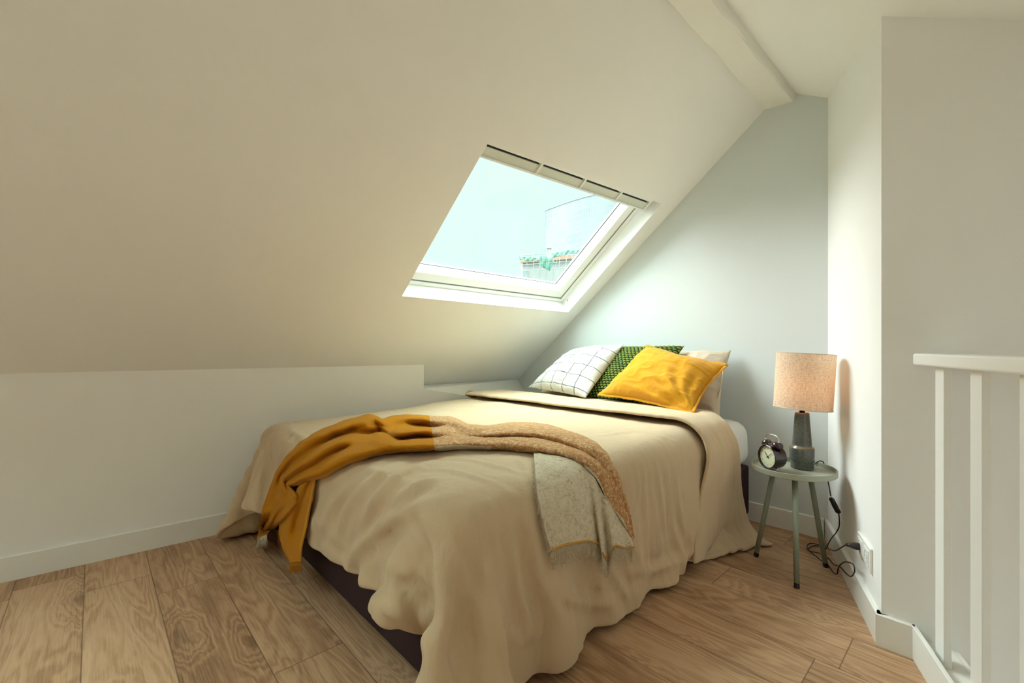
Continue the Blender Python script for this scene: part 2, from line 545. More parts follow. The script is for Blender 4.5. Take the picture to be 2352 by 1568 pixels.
bm = bmesh.new(); wbox(bm, .02, .965, .890, .8925, .050, .072)
obj('vent_slot', bm, M['gasket'], win)
bm = bmesh.new(); wbox(bm, .002, .975, .902, .932, .036, .072)
obj('vent_hood', bm, M['upvc'], win, bevel=.003)
for a in (.012, .270, .510, .745, .958):
    bm = bmesh.new(); wbox(bm, a, a + .010, .850, .915, .036, .074)
    obj('vent_bracket', bm, M['upvc'], win, bevel=.001)
c = wpt(-.012, .045, .098)
zz = V(-1, 0, 0)
Mx = Matrix.Translation(slope_pt(-.0035, .052, .070)) @ zz.to_track_quat('Z', 'Y').to_matrix().to_4x4()
obj('screw_hole', lathe([(.0032, -.002), (.0032, .001), (.0012, .0012)], 12, Mx), simple('brown_screw', (.06, .03, .02), .5), win)
# frame and pane of the added fill skylight, out of view
w2 = tag(empty('added_fill_skylight', HB[0]), kind='structure')
bm = bmesh.new()
def hb(u, v, d): return HB[0] * (1 - u) * (1 - v) + HB[1] * u * (1 - v) + HB[2] * u * v + HB[3] * (1 - u) * v + NR * d
rows = [[bm.verts.new(hb(u, v, d)) for u, v in ((i, i), (1 - i, i), (1 - i, 1 - i), (i, 1 - i))] for i, d in ((0, .1), (.06, .1), (.08, .17), (0, .17))]
for a, b in zip(rows, rows[1:] + rows[:1]):
    for k in range(4): bm.faces.new((a[k], a[(k + 1) % 4], b[(k + 1) % 4], b[k]))
obj('window_frame', bm, M['upvc'], w2)
obj('glass_pane', prism([hb(.07, .07, .15), hb(.93, .07, .15), hb(.93, .93, .15), hb(.07, .93, .15)], NR * .004), M['glass'], w2)

# ------------------------------------------------------------- view outside
yawc = math.atan(1094 / 1026)
FWD = V(math.cos(yawc), math.sin(yawc), 0); RGT = V(math.sin(yawc), -math.cos(yawc), 0)
def out(fwd, right, z): return FWD * fwd + RGT * right + V(0, 0, z)
def facade_mat(name, wall, glass, nx, nz):
    t = NT(name)
    tc = t.n('TexCoord')
    sp = t.n('SeparateXYZ', {0: (tc, 'UV')})
    u = t.math('MULTIPLY', (sp, 'X'), nx); v = t.math('MULTIPLY', (sp, 'Y'), nz)
    fu = t.math('FRACT', u); fv = t.math('FRACT', v)
    m = t.math('MULTIPLY', t.math('GREATER_THAN', fu, .38), t.math('GREATER_THAN', fv, .12))
    cell = t.n('CombineXYZ', {0: t.math('FLOOR', t.math('MULTIPLY', u, .34)), 1: t.math('FLOOR', t.math('MULTIPLY', v, .5)), 2: 0.0})
    rn = t.n('TexWhiteNoise', {'Vector': cell}, noise_dimensions='2D')
    big = t.noise((t.mapping((tc, 'UV'), (5, 4, 1)), 0), 1.0, 2)
    a = t.math('MULTIPLY', m, t.math('MULTIPLY_ADD', (rn, 'Value'), .55, .25))
    a = t.math('MULTIPLY', a, t.n('MapRange', {'Value': (big, 'Fac'), 'From Min': .38, 'From Max': .62, 'To Min': .35, 'To Max': 1.0}))
    c = t.mix(a, wall, glass)
    return t.surf(t.n('BsdfPrincipled', {'Base Color': c, 'Roughness': .8, 'Specular IOR Level': .1}))
M['tower'] = facade_mat('hazed_tower_facade', (.36, .375, .375), (.21, .245, .265), 62, 40)  # low wall-to-glass contrast puts the haze into the facade colours
M['towertrim'] = simple('pale_steel', (.30, .34, .36), .6)
M['oldwall'] = simple('pale_render', (.46, .44, .42), .9, var=.12, scale=1.2)
def net_mat():
    t = NT('green_debris_net')
    tc = t.n('TexCoord')
    n = t.noise((tc, 'Object'), 2.6, 4, .7)
    d = t.n('BsdfDiffuse', {'Color': (.20, .40, .31, 1)})
    tr = t.n('BsdfTransparent')
    mx = t.n('MixShader'); t.set(mx, 0, t.n('MapRange', {'Value': (n, 'Fac'), 'From Min': .40, 'From Max': .60, 'To Min': .25, 'To Max': .9})); t.set(mx, 1, tr); t.set(mx, 2, d)
    return t.surf(mx)
M['net'] = net_mat()
M['tube'] = simple('scaffold_tube', (.30, .36, .34), .5)
M['roofred'] = simple('orange_roof_tiles', (.50, .28, .20), .9, var=.2, scale=4)
M['chim'] = simple('chimney_brick', (.34, .30, .28), .9, var=.2, scale=6)

def px(fwd, x, y):
    """World point at distance fwd whose bearing and elevation match a sighting in the photograph."""
    return out(fwd, (x - 1176) / 1026 * fwd, .93 - (y - 798) / 1026 * fwd)
D = 130.0
tw = tag(empty('tower_block', out(D, 10, -20)), 'tall pale office tower with a curved front, hazy beyond the skylight', 'building')
N = 24
cols = []
for i in range(N + 1):
    f = i / N
    x = 1252 + (1500 - 1252) * f
    dep = D + 10 * (1 - math.sin(f * PI * .8)) - 4
    topy = 484 - 44 * math.sin(min(1, f * 1.35) * PI / 2)
    p = out(dep, (x - 1176) / 1026 * dep, 0)
    cols.append((p, .93 - (topy - 798) / 1026 * dep))
P = np.zeros((N + 1, 2, 3)); U = np.zeros((N + 1, 2, 2))
for i, (p, zt) in enumerate(cols):
    P[i, 0] = (p.x, p.y, -20); P[i, 1] = (p.x, p.y, zt); U[i, 0] = (i / N, 0); U[i, 1] = (i / N, 1)
front = obj('facade', grid_mesh('facade', P, U), M['tower'], tw)
bm = bmesh.new()
pts = [V(p.x, p.y, z) for p, z in cols]
vt = [bm.verts.new(p) for p in pts]; vb = [bm.verts.new(V(p.x, p.y, -20)) for p in pts]
bk = FWD * 24
wt = [bm.verts.new(V(p.x * 1.2 + RGT.x * 1.5, p.y * 1.2 + RGT.y * 1.5, p.z)) for p in pts]; wb = [bm.verts.new(V(p.x * 1.2 + RGT.x * 1.5, p.y * 1.2 + RGT.y * 1.5, -20)) for p in pts]
for i in range(N):
    bm.faces.new((vt[i], vt[i + 1], wt[i + 1], wt[i])); bm.faces.new((wt[i], wt[i + 1], wb[i + 1], wb[i]))
bm.faces.new((vt[0], wt[0], wb[0], vb[0])); bm.faces.new((vt[-1], vb[-1], wb[-1], wt[-1]))
obj('tower_body', bm, M['towertrim'], tw)
bm = bmesh.new()
add_tube(bm, [p + V(0, 0, .1) - FWD * .1 for p in pts], .07, 6)
obj('parapet', bm, M['towertrim'], tw)
bm = bmesh.new(); p0 = cols[0][0]
add_tube(bm, [V(p0.x, p0.y, -20), V(p0.x, p0.y, cols[0][1])], .09, 6)
obj('corner_fin', bm, M['towertrim'], tw)
for k in range(15, 24, 3):
    p, z = cols[k]
    obj('facade_mast', tube([V(p.x, p.y, z - 22) - FWD * .6, V(p.x, p.y, z + .0) - FWD * .6], .07, 6), M['towertrim'], tw)

D2 = 46.0
ob = tag(empty('old_house', out(D2, 3, -12)), 'pale rendered house with an orange roof edge behind tubes and green netting', 'building')
bm = bmesh.new()
g = [px(D2, 1200, 590), px(D2, 1350, 590), px(D2, 1350, 900), px(D2, 1200, 900)]
add_poly_prism(bm, g, FWD * 9)
obj('house_wall', bm, M['oldwall'], ob)
bm = bmesh.new()
g = [px(D2 - .3, 1196, 603), px(D2 - .3, 1262, 599), px(D2 - .3, 1345, 590), px(D2 - .3, 1345, 583), px(D2 - .3, 1268, 590), px(D2 - .3, 1240, 597), px(D2 - .3, 1215, 594), px(D2 - .3, 1196, 598)]
add_poly_prism(bm, g, FWD * .3)
obj('roof_edge', bm, M['roofred'], ob)
for (x0, x1, y0, y1) in ((1202, 1213, 622, 645),):
    obj('window', box((0, 0, 0), ((x1 - x0) / 1026 * D2, .2, (y1 - y0) / 1026 * D2), Matrix.Translation(px(D2 - .05, (x0 + x1) / 2, (y0 + y1) / 2)) @ Matrix(((RGT.x, FWD.x, 0, 0), (RGT.y, FWD.y, 0, 0), (0, 0, 1, 0), (0, 0, 0, 1)))), M['towertrim'], ob)
ch = tag(empty('chimney', px(D2 + 9.6, 1261, 600)), 'slim brick chimney with a dark cap above the scaffolded house', 'chimney')
Rm = Matrix(((RGT.x, FWD.x, 0, 0), (RGT.y, FWD.y, 0, 0), (0, 0, 1, 0), (0, 0, 0, 1)))
s = (D2 + 9.6) / 1026
obj('stack', box((0, 0, 0), (9 * s, 9 * s, 32 * s), Matrix.Translation(px(D2 + 9.6, 1261, 592)) @ Rm), M['chim'], ch)
bm = box((0, 0, 0), (12 * s, 12 * s, 2 * s), Matrix.Translation(px(D2 + 9.6, 1261, 570)) @ Rm)
for dx in (-4, 4): add_box(bm, (dx * s, 0, 0), (1.5 * s, 6 * s, 6 * s), Matrix.Translation(px(D2 + 9.6, 1261, 574)) @ Rm)
obj('chimney_cap', bm, M['towertrim'], ch)
cp = tag(obj('chimney_pipe', tube([px(D2 + 9.4, 1200.5, 615), px(D2 + 9.4, 1200.5, 582)], .09, 8), M['chim']), 'thin grey chimney pipe at the left end of the scaffolded house', 'chimney pipe')
an = tag(obj('antenna_mast', tube([px(D2 - 1.2, 1239.5, 640), px(D2 - 1.2, 1239.5, 563)], .05, 6), M['towertrim']), 'thin upright mast rising above the green netting', 'mast')
sc_ = tag(empty('scaffolding', out(D2 - 1, 3, -12)), 'tube scaffolding along the eaves of the pale house', 'scaffolding')
rg = random.Random(5)
for x in list(range(1195, 1345, 15)):
    y0 = 596 - (x - 1195) * .06
    f = D2 - 1 - (.8 if (x // 15) % 2 else 0)
    obj('standard', tube([px(f, x, 680), px(f, x + rg.uniform(-1, 1), y0 - 22 + rg.uniform(-4, 4))], .035, 6), M['tube'], sc_)
for k, y in enumerate((584, 592, 606, 620)):
    obj('ledger', tube([px(D2 - 1.05, 1193, y + 3), px(D2 - 1.05, 1345, y - 9)], .03, 6), M['tube'], sc_)
for x in (1232, 1250, 1268, 1290):
    obj('brace', tube([px(D2 - 1.5, x, 650), px(D2 - 1.5, x + 14, 585)], .03, 6), M['tube'], sc_)
# green debris netting, sagging between the tubes
def net(name, xs, tops, bots, label, dd=0.0):
    n = 40
    X = np.linspace(xs[0], xs[-1], n)
    T = np.interp(X, xs, tops); B = np.interp(X, xs, bots)
    P = np.zeros((n, 6, 3))
    for i in range(n):
        for j in range(6):
            f = j / 5
            d = D2 - 1.8 - dd + .07 * math.sin(X[i] * .5 + j) + .05 * math.sin(X[i] * 1.3)
            P[i, j] = px(d, X[i], T[i] * (1 - f) + B[i] * f + .8 * math.sin(X[i] * .23))
    o = obj(name, grid_mesh(name, P), M['net'], smooth=True)
    o.modifiers.new('solid', 'SOLIDIFY').thickness = .02
    tag(o, label, 'netting')
net('debris_net', [1193, 1212, 1224, 1238], [590, 588, 591, 592], [596, 600, 599, 598], 'green netting strip on the left half of the scaffold')
net('debris_net', [1238, 1250, 1262, 1272], [588, 586, 591, 588], [606, 617, 622, 603], 'green netting bundle hanging down in the middle of the scaffold', .9)
net('debris_net', [1268, 1290, 1310, 1345], [582, 577, 574, 574], [592, 588, 583, 582], 'green netting strip sagging on the right half of the scaffold', 1.8)
# --------------------------------------------------------------------- bed
BX0, BX1, BY0, BY1 = .60, 2.575, .862, 2.44
bed = tag(empty('bed', (BX0, BY0, 0)), 'double bed with a white mattress on a dark upholstered base, head against the grey wall', 'bed')
obj('bed_base', box(((BX0 + BX1) / 2 + .02, (BY0 + BY1) / 2, .170), (BX1 - BX0 - .05, BY1 - BY0 - .03, .26)), M['darkbase'], bed, bevel=.012)  # carried down almost to the floor, so its dark colour fills the underbed shade
for x, y in ((BX0 + .14, BY0 + .10), (BX0 + .14, BY1 - .10), (BX1 - .10, BY0 + .10), (BX1 - .10, BY1 - .10)):
    obj('leg', lathe([(.022, 0), (.022, .004), (.026, .042)], 20, Matrix.Translation((x, y, 0))), M['blackpl'], bed, smooth=True)
def rounded_box_mesh(name, c, half, r, n=40, wob=0.0, seed=1, power=1.0):
    """Soft box: a finely divided cube pulled onto a rounded-box surface, slightly lumpy."""
    bm = bmesh.new()
    bmesh.ops.create_cube(bm, size=2)
    bmesh.ops.subdivide_edges(bm, edges=bm.edges[:], cuts=n, use_grid_fill=True)
    rg = np.random.RandomState(seed)
    ph = rg.uniform(0, 6, 6)
    for v in bm.verts:
        p = Vector((v.co.x * half[0], v.co.y * half[1], v.co.z * half[2]))
        q = Vector([max(-h + r, min(h - r, a)) for a, h in zip(p, half)])
        d = p - q
        if d.length > 1e-9:
            p = q + d.normalized() * r
        w_ = wob * (math.sin(p.x * 9 + ph[0]) * math.sin(p.y * 11 + ph[1]) + .5 * math.sin(p.x * 23 + ph[2] + p.z * 30))
        nrm = d.normalized() if d.length > 1e-9 else Vector((0, 0, 0))
        v.co = p + nrm * w_ + Vector(c)
    return bm
obj('mattress', rounded_box_mesh('m', ((BX0 + BX1) / 2, (BY0 + BY1) / 2, .42), ((BX1 - BX0) / 2, (BY1 - BY0) / 2, .122), .075, 30, .004), M['sheet'], bed, smooth=True)

# ------------------------------------------------------- cloth draping engine
class Cloth:
    """Small position-based cloth solver on a rectangular grid, colliding with a rounded box, floor and wall."""
    def __init__(self, rest, P, sdf, stretch=1.0, shear=.5, bend=.12, bend4=.05):
        self.R = rest; self.P = P.copy(); self.Vv = np.zeros_like(P); self.sdf = sdf
        self.cons = []
        ni, nj = P.shape[:2]
        def add(di, dj, k, mod_i, mod_j):
            for a in range(mod_i):
                for b in range(mod_j):
                    i = np.arange(ni - di) if di else np.arange(ni)
                    j = np.arange(nj - abs(dj))
                    if di: i = i[(i // di) % 2 == a] if mod_i == 2 else i
                    if dj and mod_j == 2: j = j[(j // abs(dj)) % 2 == b]
                    I, J = np.meshgrid(i, j, indexing='ij')
                    J2 = J + dj if dj >= 0 else J
                    J1 = J if dj >= 0 else J - dj
                    A = (I * nj + J1).ravel(); B = ((I + di) * nj + J2).ravel()
                    L = np.linalg.norm(rest.reshape(-1, 2)[A] - rest.reshape(-1, 2)[B], axis=1)
                    if len(A): self.cons.append((A, B, L, k))
        add(1, 0, stretch, 2, 1); add(0, 1, stretch, 1, 2)
        add(1, 1, shear, 2, 1); add(1, -1, shear, 2, 1)
        add(2, 0, bend, 2, 1); add(0, 2, bend, 1, 2)
        if bend4: add(4, 0, bend4, 2, 1); add(0, 4, bend4, 1, 2)
        self.pin = None
    def run(self, steps, iters=12, dt=1 / 50, damp=.985, g=-9.8, fric=.6, wind=None):
        sh = self.P.shape
        X = self.P.reshape(-1, 3); Vl = self.Vv.reshape(-1, 3)
        for s in range(steps):
            Vl[:, 2] += g * dt
            Vl *= damp
            X0 = X.copy()
            X += Vl * dt
            for it in range(iters):
                for A, B, L, k in self.cons:
                    d = X[B] - X[A]
                    l = np.sqrt((d * d).sum(1)) + 1e-9
                    c = d * ((.5 * k) * (l - L) / l)[:, None]
                    X[A] += c; X[B] -= c
                if it % 3 == 2 or it == iters - 1:
                    X += self.sdf(X, X0, fric)
                    if self.pin is not None: X[self.pin[0]] = self.pin[1]
            Vl[:] = (X - X0) / dt
            sp = np.sqrt((Vl * Vl).sum(1)); m = sp > 2.5
            Vl[m] *= (2.5 / sp[m])[:, None]
        self.P = X.reshape(sh)
        return self.P

def bed_sdf(lo, hi, r, off, floor, wall_off):
    lo = np.array(lo); hi = np.array(hi)
    c = (lo + hi) / 2; h = (hi - lo) / 2 - r
    def f(X, X0, fric):
        q = X - c
        a = np.abs(q) - h
        outs = np.maximum(a, 0)
        lo_ = np.sqrt((outs * outs).sum(1))
        ins = np.minimum(a.max(1), 0)
        d = lo_ + ins - r - off
        nrm = outs * np.sign(q)
        inside = lo_ < 1e-9
        if inside.any():
            k = a[inside].argmax(1)
            nn = np.zeros((inside.sum(), 3)); nn[np.arange(len(k)), k] = np.sign(q[inside][np.arange(len(k)), k])
            nrm[inside] = nn
        ln = np.sqrt((nrm * nrm).sum(1))[:, None] + 1e-9
        nrm = nrm / ln
        D = np.zeros_like(X)
        m = d < 0
        D[m] = -nrm[m] * d[m][:, None]
        mv = X - X0
        t = mv - nrm * (mv * nrm).sum(1)[:, None]
        D[m] -= fric * t[m]
        fl = X[:, 2] < floor
        D[fl, 2] += floor - X[fl, 2]
        D[fl, :2] -= .8 * mv[fl, :2]
        kw = X[:, 1] - (2.665 - .06 * X[:, 0] - wall_off)
        m2 = kw > 0
        D[m2, 1] -= kw[m2]
        return D
    return f

# ------------------------------------------------------------------- duvet
H = .025
xf, drop_f = .60, .300         # foot edge of the bed, hang over it
yr_, yl_ = .862, 2.44
drop_r, drop_l = .455, .475
Wt = drop_r + (yl_ - yr_) + drop_l
def drape(x0, xhead, wl, h, off, seed, flare_r, flare_f, flare_rate, drop_r=drop_r):
    """Lay a sheet over the bed and let it fall. Rows run from the head edge to the foot edge, columns from the right-hand hem."""
    nj = int(round((drop_r + (yl_ - yr_) + wl) / h)) + 1
    b = np.linspace(0, drop_r + (yl_ - yr_) + wl, nj)
    ni = int(round((xhead - x0) / h)) + 1
    rest = np.zeros((ni, nj, 2)); P0 = np.zeros((ni, nj, 3))
    ti = np.linspace(0, 1, ni)
    assert ni > 4
    for j in range(nj):
        q = max(0.0, drop_r - b[j])
        m_ = np.clip((b[j] - drop_r) / .28, 0, 1)
        hx = xhead + flare_rate * q + .17 * m_ * m_ * (3 - 2 * m_)
        x0j = x0 + (.075 * np.clip((drop_r + .75 - b[j]) / .75, 0, 1) if x0 < xf else 0)
        xs_ = hx + (x0j - hx) * ti
        k = 1 + flare_r * (q / drop_r)
        rest[:, j, 0] = x0j + (xs_ - x0j) * k
        P0[:, j, 0] = xs_; P0[:, j, 1] = yr_ - drop_r + b[j]
        f = np.clip((xf + .05 - xs_) / .35, 0, 1)
        rest[:, j, 1] = Wt / 2 + (b[j] - Wt / 2) * (1 + flare_f * f)
    P0[..., 2] = .60 + off + .012 * smooth_noise((ni, nj), (14, 16), seed)
    P0[..., :2] += .008 * np.stack([smooth_noise((ni, nj), (18, 22), seed + 1), smooth_noise((ni, nj), (18, 22), seed + 2)], -1)
    sdf = bed_sdf((BX0 - .004, BY0 - .004, .10), (3.4, BY1, .545), .075, off, .026, .03)
    return Cloth(rest, P0, sdf, 1.0, .4, .10, .05), b
cl, bco = drape(xf - drop_f, 2.07, drop_l, H, .012, 3, .05, .085, .34)
cl.run(260, 7, dt=1 / 90, damp=.992)
DUV = cl.run(60, 12, dt=1 / 90, damp=.9)
fl, bfl = drape(1.83, 2.12, .22, H * .9, .050, 21, .03, 0.0, .60, .500)
fl.run(260, 8, dt=1 / 90, damp=.992)
FLP = fl.run(60, 14, dt=1 / 90, damp=.9)
def vertex_normals(P, up=None):
    du = np.gradient(P, axis=0); dv = np.gradient(P, axis=1)
    n = np.cross(du, dv)
    n /= np.linalg.norm(n, axis=2, keepdims=True) + 1e-9
    if n[5, P.shape[1] * 3 // 5, 2] < 0: n = -n
    return n
def upsample(P, f):
    ni, nj = P.shape[:2]
    A = catmull(P, (ni - 1) * f + 1)
    return catmull(A.transpose(1, 0, 2), (nj - 1) * f + 1).transpose(1, 0, 2)
def ridged(shape, cells, seed): return 1 - np.abs(smooth_noise(shape, cells, seed)) ** .8 * 2
def sstep(x, a, b):
    t = np.clip((x - a) / (b - a), 0, 1)
    return t * t * (3 - 2 * t)
def linen_creases(P, bvals, seed, foldamp=.010):
    """Creases of washed linen plus soft folds that run down the hanging sides."""
    N_ = vertex_normals(P)
    sh = P.shape[:2]
    bb = np.linspace(bvals[0], bvals[-1], sh[1])[None, :]
    right = sstep(drop_r - bb, .0, .32)
    left = sstep(bb - (drop_r + yl_ - yr_), 0.0, .32)
    foot = sstep(xf - P[..., 0] + (.58 - P[..., 2]) * .6, .02, .25) * (1 - right) * (1 - left)
    flat = 1 - np.clip(right + left + foot, 0, 1)
    w = .0016 * ridged(sh, (15, 24), seed) + .0012 * ridged(sh, (34, 50), seed + 1) + .004 * smooth_noise(sh, (9, 11), seed + 2) * flat
    vert = ridged(sh, (26, 4), seed + 3) + .55 * ridged(sh, (52, 7), seed + 4) + .5 * smooth_noise(sh, (13, 3), seed + 7)
    w = w + foldamp * vert * (right + left)
    ii = np.linspace(0, 1, sh[0])[:, None] * np.ones(sh); jj = np.linspace(0, 1, sh[1])[None, :] * np.ones(sh)
    def rib(freq, slant, s_, a0):
        ph = freq * (jj + slant * ii) + a0 * smooth_noise(sh, (6, 8), s_)
        return 1 - np.abs(((ph % 1.0) - .5) * 2) ** 1.4 * 2
    patch = sstep(smooth_noise(sh, (6, 9), seed + 9), -.35, .45)
    diag = rib(13, .55, seed + 5, 1.6) * patch + .55 * rib(27, .8, seed + 6, 1.8) * (1 - patch) + .4 * ridged(sh, (12, 30), seed + 10)
    w = w + foldamp * 1.35 * diag * foot
    w = w + flat * (.006 + .030 * sstep(P[..., 0], 1.0, 1.9) * (1 - .6 * sstep(P[..., 0], 2.12, 2.3)))
    return P + N_ * w[..., None]
# individual folds: (amplitude, half width, points along the crest), in metres
FOLDS = [
    (0.017, 0.02, [(0.607, 0.983, 0.535), (0.579, 1.085, 0.474), (0.587, 1.229, 0.381), (0.582, 1.322, 0.297), (0.585, 1.392, 0.23)]),
    (0.014, 0.018, [(0.791, 1.224, 0.564), (0.677, 1.175, 0.564), (0.604, 1.168, 0.533), (0.58, 1.214, 0.471), (0.577, 1.28, 0.39)]),
    (0.011, 0.016, [(0.731, 1.297, 0.561), (0.625, 1.251, 0.549), (0.583, 1.308, 0.492), (0.584, 1.407, 0.399), (0.579, 1.457, 0.301)]),
    (0.01, 0.016, [(0.63, 1.289, 0.551), (0.583, 1.372, 0.493), (0.58, 1.503, 0.396), (0.579, 1.586, 0.291)]),
    (0.012, 0.018, [(0.69, 1.045, 0.567), (0.63, 1.06, 0.554), (0.593, 1.097, 0.516)]),
    (0.01, 0.014, [(0.577, 1.285, 0.26), (0.567, 1.243, 0.24), (0.505, 1.032, 0.307)]),
    (0.016, 0.02, [(0.604, 0.983, 0.531), (0.586, 0.915, 0.496), (0.575, 0.862, 0.44), (0.563, 0.819, 0.382), (0.568, 0.801, 0.312)]),
    (0.012, 0.016, [(0.579, 1.006, 0.471), (0.576, 0.938, 0.413), (0.583, 0.902, 0.372)]),
    (0.016, 0.024, [(0.512, 1.071, 0.277), (0.523, 0.957, 0.311), (0.574, 0.945, 0.269), (0.524, 0.82, 0.294), (0.513, 0.793, 0.24)]),
    (-0.012, 0.018, [(0.533, 1.043, 0.347), (0.546, 0.958, 0.353), (0.564, 0.938, 0.313)]),
    (0.014, 0.018, [(0.634, 0.941, 0.557), (0.613, 0.865, 0.498), (0.63, 0.836, 0.41), (0.659, 0.816, 0.316), (0.669, 0.781, 0.227)]),
    (0.013, 0.016, [(0.679, 0.867, 0.538), (0.683, 0.837, 0.455), (0.692, 0.816, 0.376), (0.706, 0.792, 0.287), (0.709, 0.772, 0.192)]),
    (0.01, 0.014, [(0.65, 0.872, 0.538), (0.648, 0.843, 0.484), (0.667, 0.834, 0.409)]),
    (0.013, 0.016, [(0.765, 0.842, 0.484), (0.785, 0.838, 0.379), (0.813, 0.836, 0.269), (0.873, 0.846, 0.147)]),
    (0.01, 0.014, [(0.732, 0.871, 0.54), (0.726, 0.838, 0.474), (0.734, 0.824, 0.39)]),
    (0.012, 0.016, [(0.852, 0.842, 0.484), (0.864, 0.837, 0.389), (0.887, 0.827, 0.291), (0.94, 0.802, 0.186)]),
    (0.012, 0.016, [(0.909, 0.82, 0.298), (0.966, 0.809, 0.232), (1.17, 0.854, 0.109), (1.222, 0.833, 0.111)]),
    (0.013, 0.016, [(1.214, 0.835, 0.225), (1.296, 0.848, 0.12), (1.321, 0.839, 0.085)]),
    (0.008, 0.012, [(1.411, 0.843, 0.526), (1.417, 0.829, 0.421), (1.44, 0.83, 0.276), (1.447, 0.83, 0.15)]),
    (0.008, 0.012, [(1.495, 0.84, 0.528), (1.517, 0.825, 0.415), (1.588, 0.846, 0.229)]),
    (0.008, 0.012, [(1.595, 0.832, 0.53), (1.64, 0.82, 0.39), (1.706, 0.826, 0.202), (1.687, 0.808, 0.111)]),
    (0.007, 0.01, [(1.419, 0.883, 0.565), (1.375, 0.835, 0.504), (1.392, 0.831, 0.395)]),
    (0.012, 0.018, [(1.362, 0.83, 0.163), (1.525, 0.856, 0.098), (1.663, 0.823, 0.097), (1.758, 0.814, 0.104)]),
    (0.014, 0.018, [(0.646, 2.317, 0.562), (0.576, 2.249, 0.47), (0.542, 2.214, 0.365), (0.526, 2.167, 0.264)]),
    (0.012, 0.016, [(0.595, 2.229, 0.528), (0.585, 2.464, 0.388), (0.542, 2.594, 0.105), (0.536, 2.6, 0.082)]),
    (0.01, 0.014, [(0.669, 2.08, 0.56), (0.596, 2.016, 0.524), (0.58, 2.079, 0.442)]),
    (0.01, 0.014, [(0.536, 2.6, 0.082), (0.558, 2.6, 0.065), (0.552, 2.599, 0.053)]),
    (0.008, 0.012, [(0.649, 2.163, 0.562), (0.641, 1.995, 0.557), (0.631, 1.91, 0.553)]),
    (0.007, 0.012, [(0.841, 1.248, 0.565), (0.897, 1.156, 0.565), (0.922, 1.014, 0.56), (0.916, 0.88, 0.544)]),
    (0.007, 0.012, [(0.7, 1.202, 0.564), (0.778, 1.108, 0.564), (0.786, 0.954, 0.567), (0.817, 0.865, 0.533)]),
    (0.006, 0.011, [(1.037, 1.076, 0.563), (0.938, 0.927, 0.561), (0.913, 0.859, 0.525)]),
    (0.006, 0.012, [(1.478, 1.058, 0.579), (1.628, 1.013, 0.583), (1.657, 0.874, 0.573)]),
    (0.006, 0.012, [(1.705, 1.99, 0.593), (1.754, 1.716, 0.591), (1.865, 1.473, 0.593)]),
    (0.006, 0.012, [(0.626, 1.578, 0.552), (0.632, 1.315, 0.554), (0.643, 1.046, 0.56)])]
def seg_dist(P, line):
    X = P.reshape(-1, 3); best = np.full(len(X), 9.0); tt = np.zeros(len(X)); n = len(line) - 1
    for k in range(n):
        a = np.array(line[k]); b = np.array(line[k + 1]); d = b - a
        t = np.clip(((X - a) @ d) / (d @ d + 1e-12), 0, 1)
        q = a + t[:, None] * d
        r = np.sqrt(((X - q) ** 2).sum(1))
        m = r < best
        best[m] = r[m]; tt[m] = (k + t[m]) / n
    return best.reshape(P.shape[:2]), tt.reshape(P.shape[:2])
def add_folds(P, folds):
    N_ = vertex_normals(P)
    w = np.zeros(P.shape[:2])
    for amp, hw, line in folds:
        d, t = seg_dist(P, line)
        env = np.clip(np.minimum(t / .18, (1.0 - t) / .12), 0, 1) if hw > 0 else 1
        g = 1 / (1 + (d / hw) ** 2) ** 1.6
        w += amp * (.35 + .65 * env) * np.where(d < 7 * hw, g - .5 * np.exp(-((d - 2.1 * hw) / (1.2 * hw)) ** 2), 0)
    return P + N_ * w[..., None]
DUP = add_folds(linen_creases(upsample(DUV, 2), bco, 11), FOLDS)
sh = DUP.shape[:2]
UVD = np.stack(np.meshgrid(np.linspace(0, 2.2, sh[0]), np.linspace(0, 2.55, sh[1]), indexing='ij'), -1)
duvet = obj('duvet', grid_mesh('duvet', DUP, UVD), M['linen'], smooth=True)
tag(duvet, 'rumpled beige linen duvet spread over the bed and hanging to the floor', 'duvet')
so = duvet.modifiers.new('thickness', 'SOLIDIFY'); so.thickness = .020; so.offset = 1; so.use_rim = True
sb = duvet.modifiers.new('soft', 'SUBSURF'); sb.levels = 1; sb.render_levels = 1
FUP = linen_creases(upsample(FLP, 2), bfl, 31, .006)
sh = FUP.shape[:2]
UVF = np.stack(np.meshgrid(np.linspace(0, .5, sh[0]), np.linspace(0, 2.3, sh[1]), indexing='ij'), -1)
flap = obj('turned_back_edge', grid_mesh('turned_back_edge', FUP, UVF), M['linen'], duvet, smooth=True)
so = flap.modifiers.new('thickness', 'SOLIDIFY'); so.thickness = .016; so.offset = 1
sb = flap.modifiers.new('soft', 'SUBSURF'); sb.levels = 1; sb.render_levels = 1
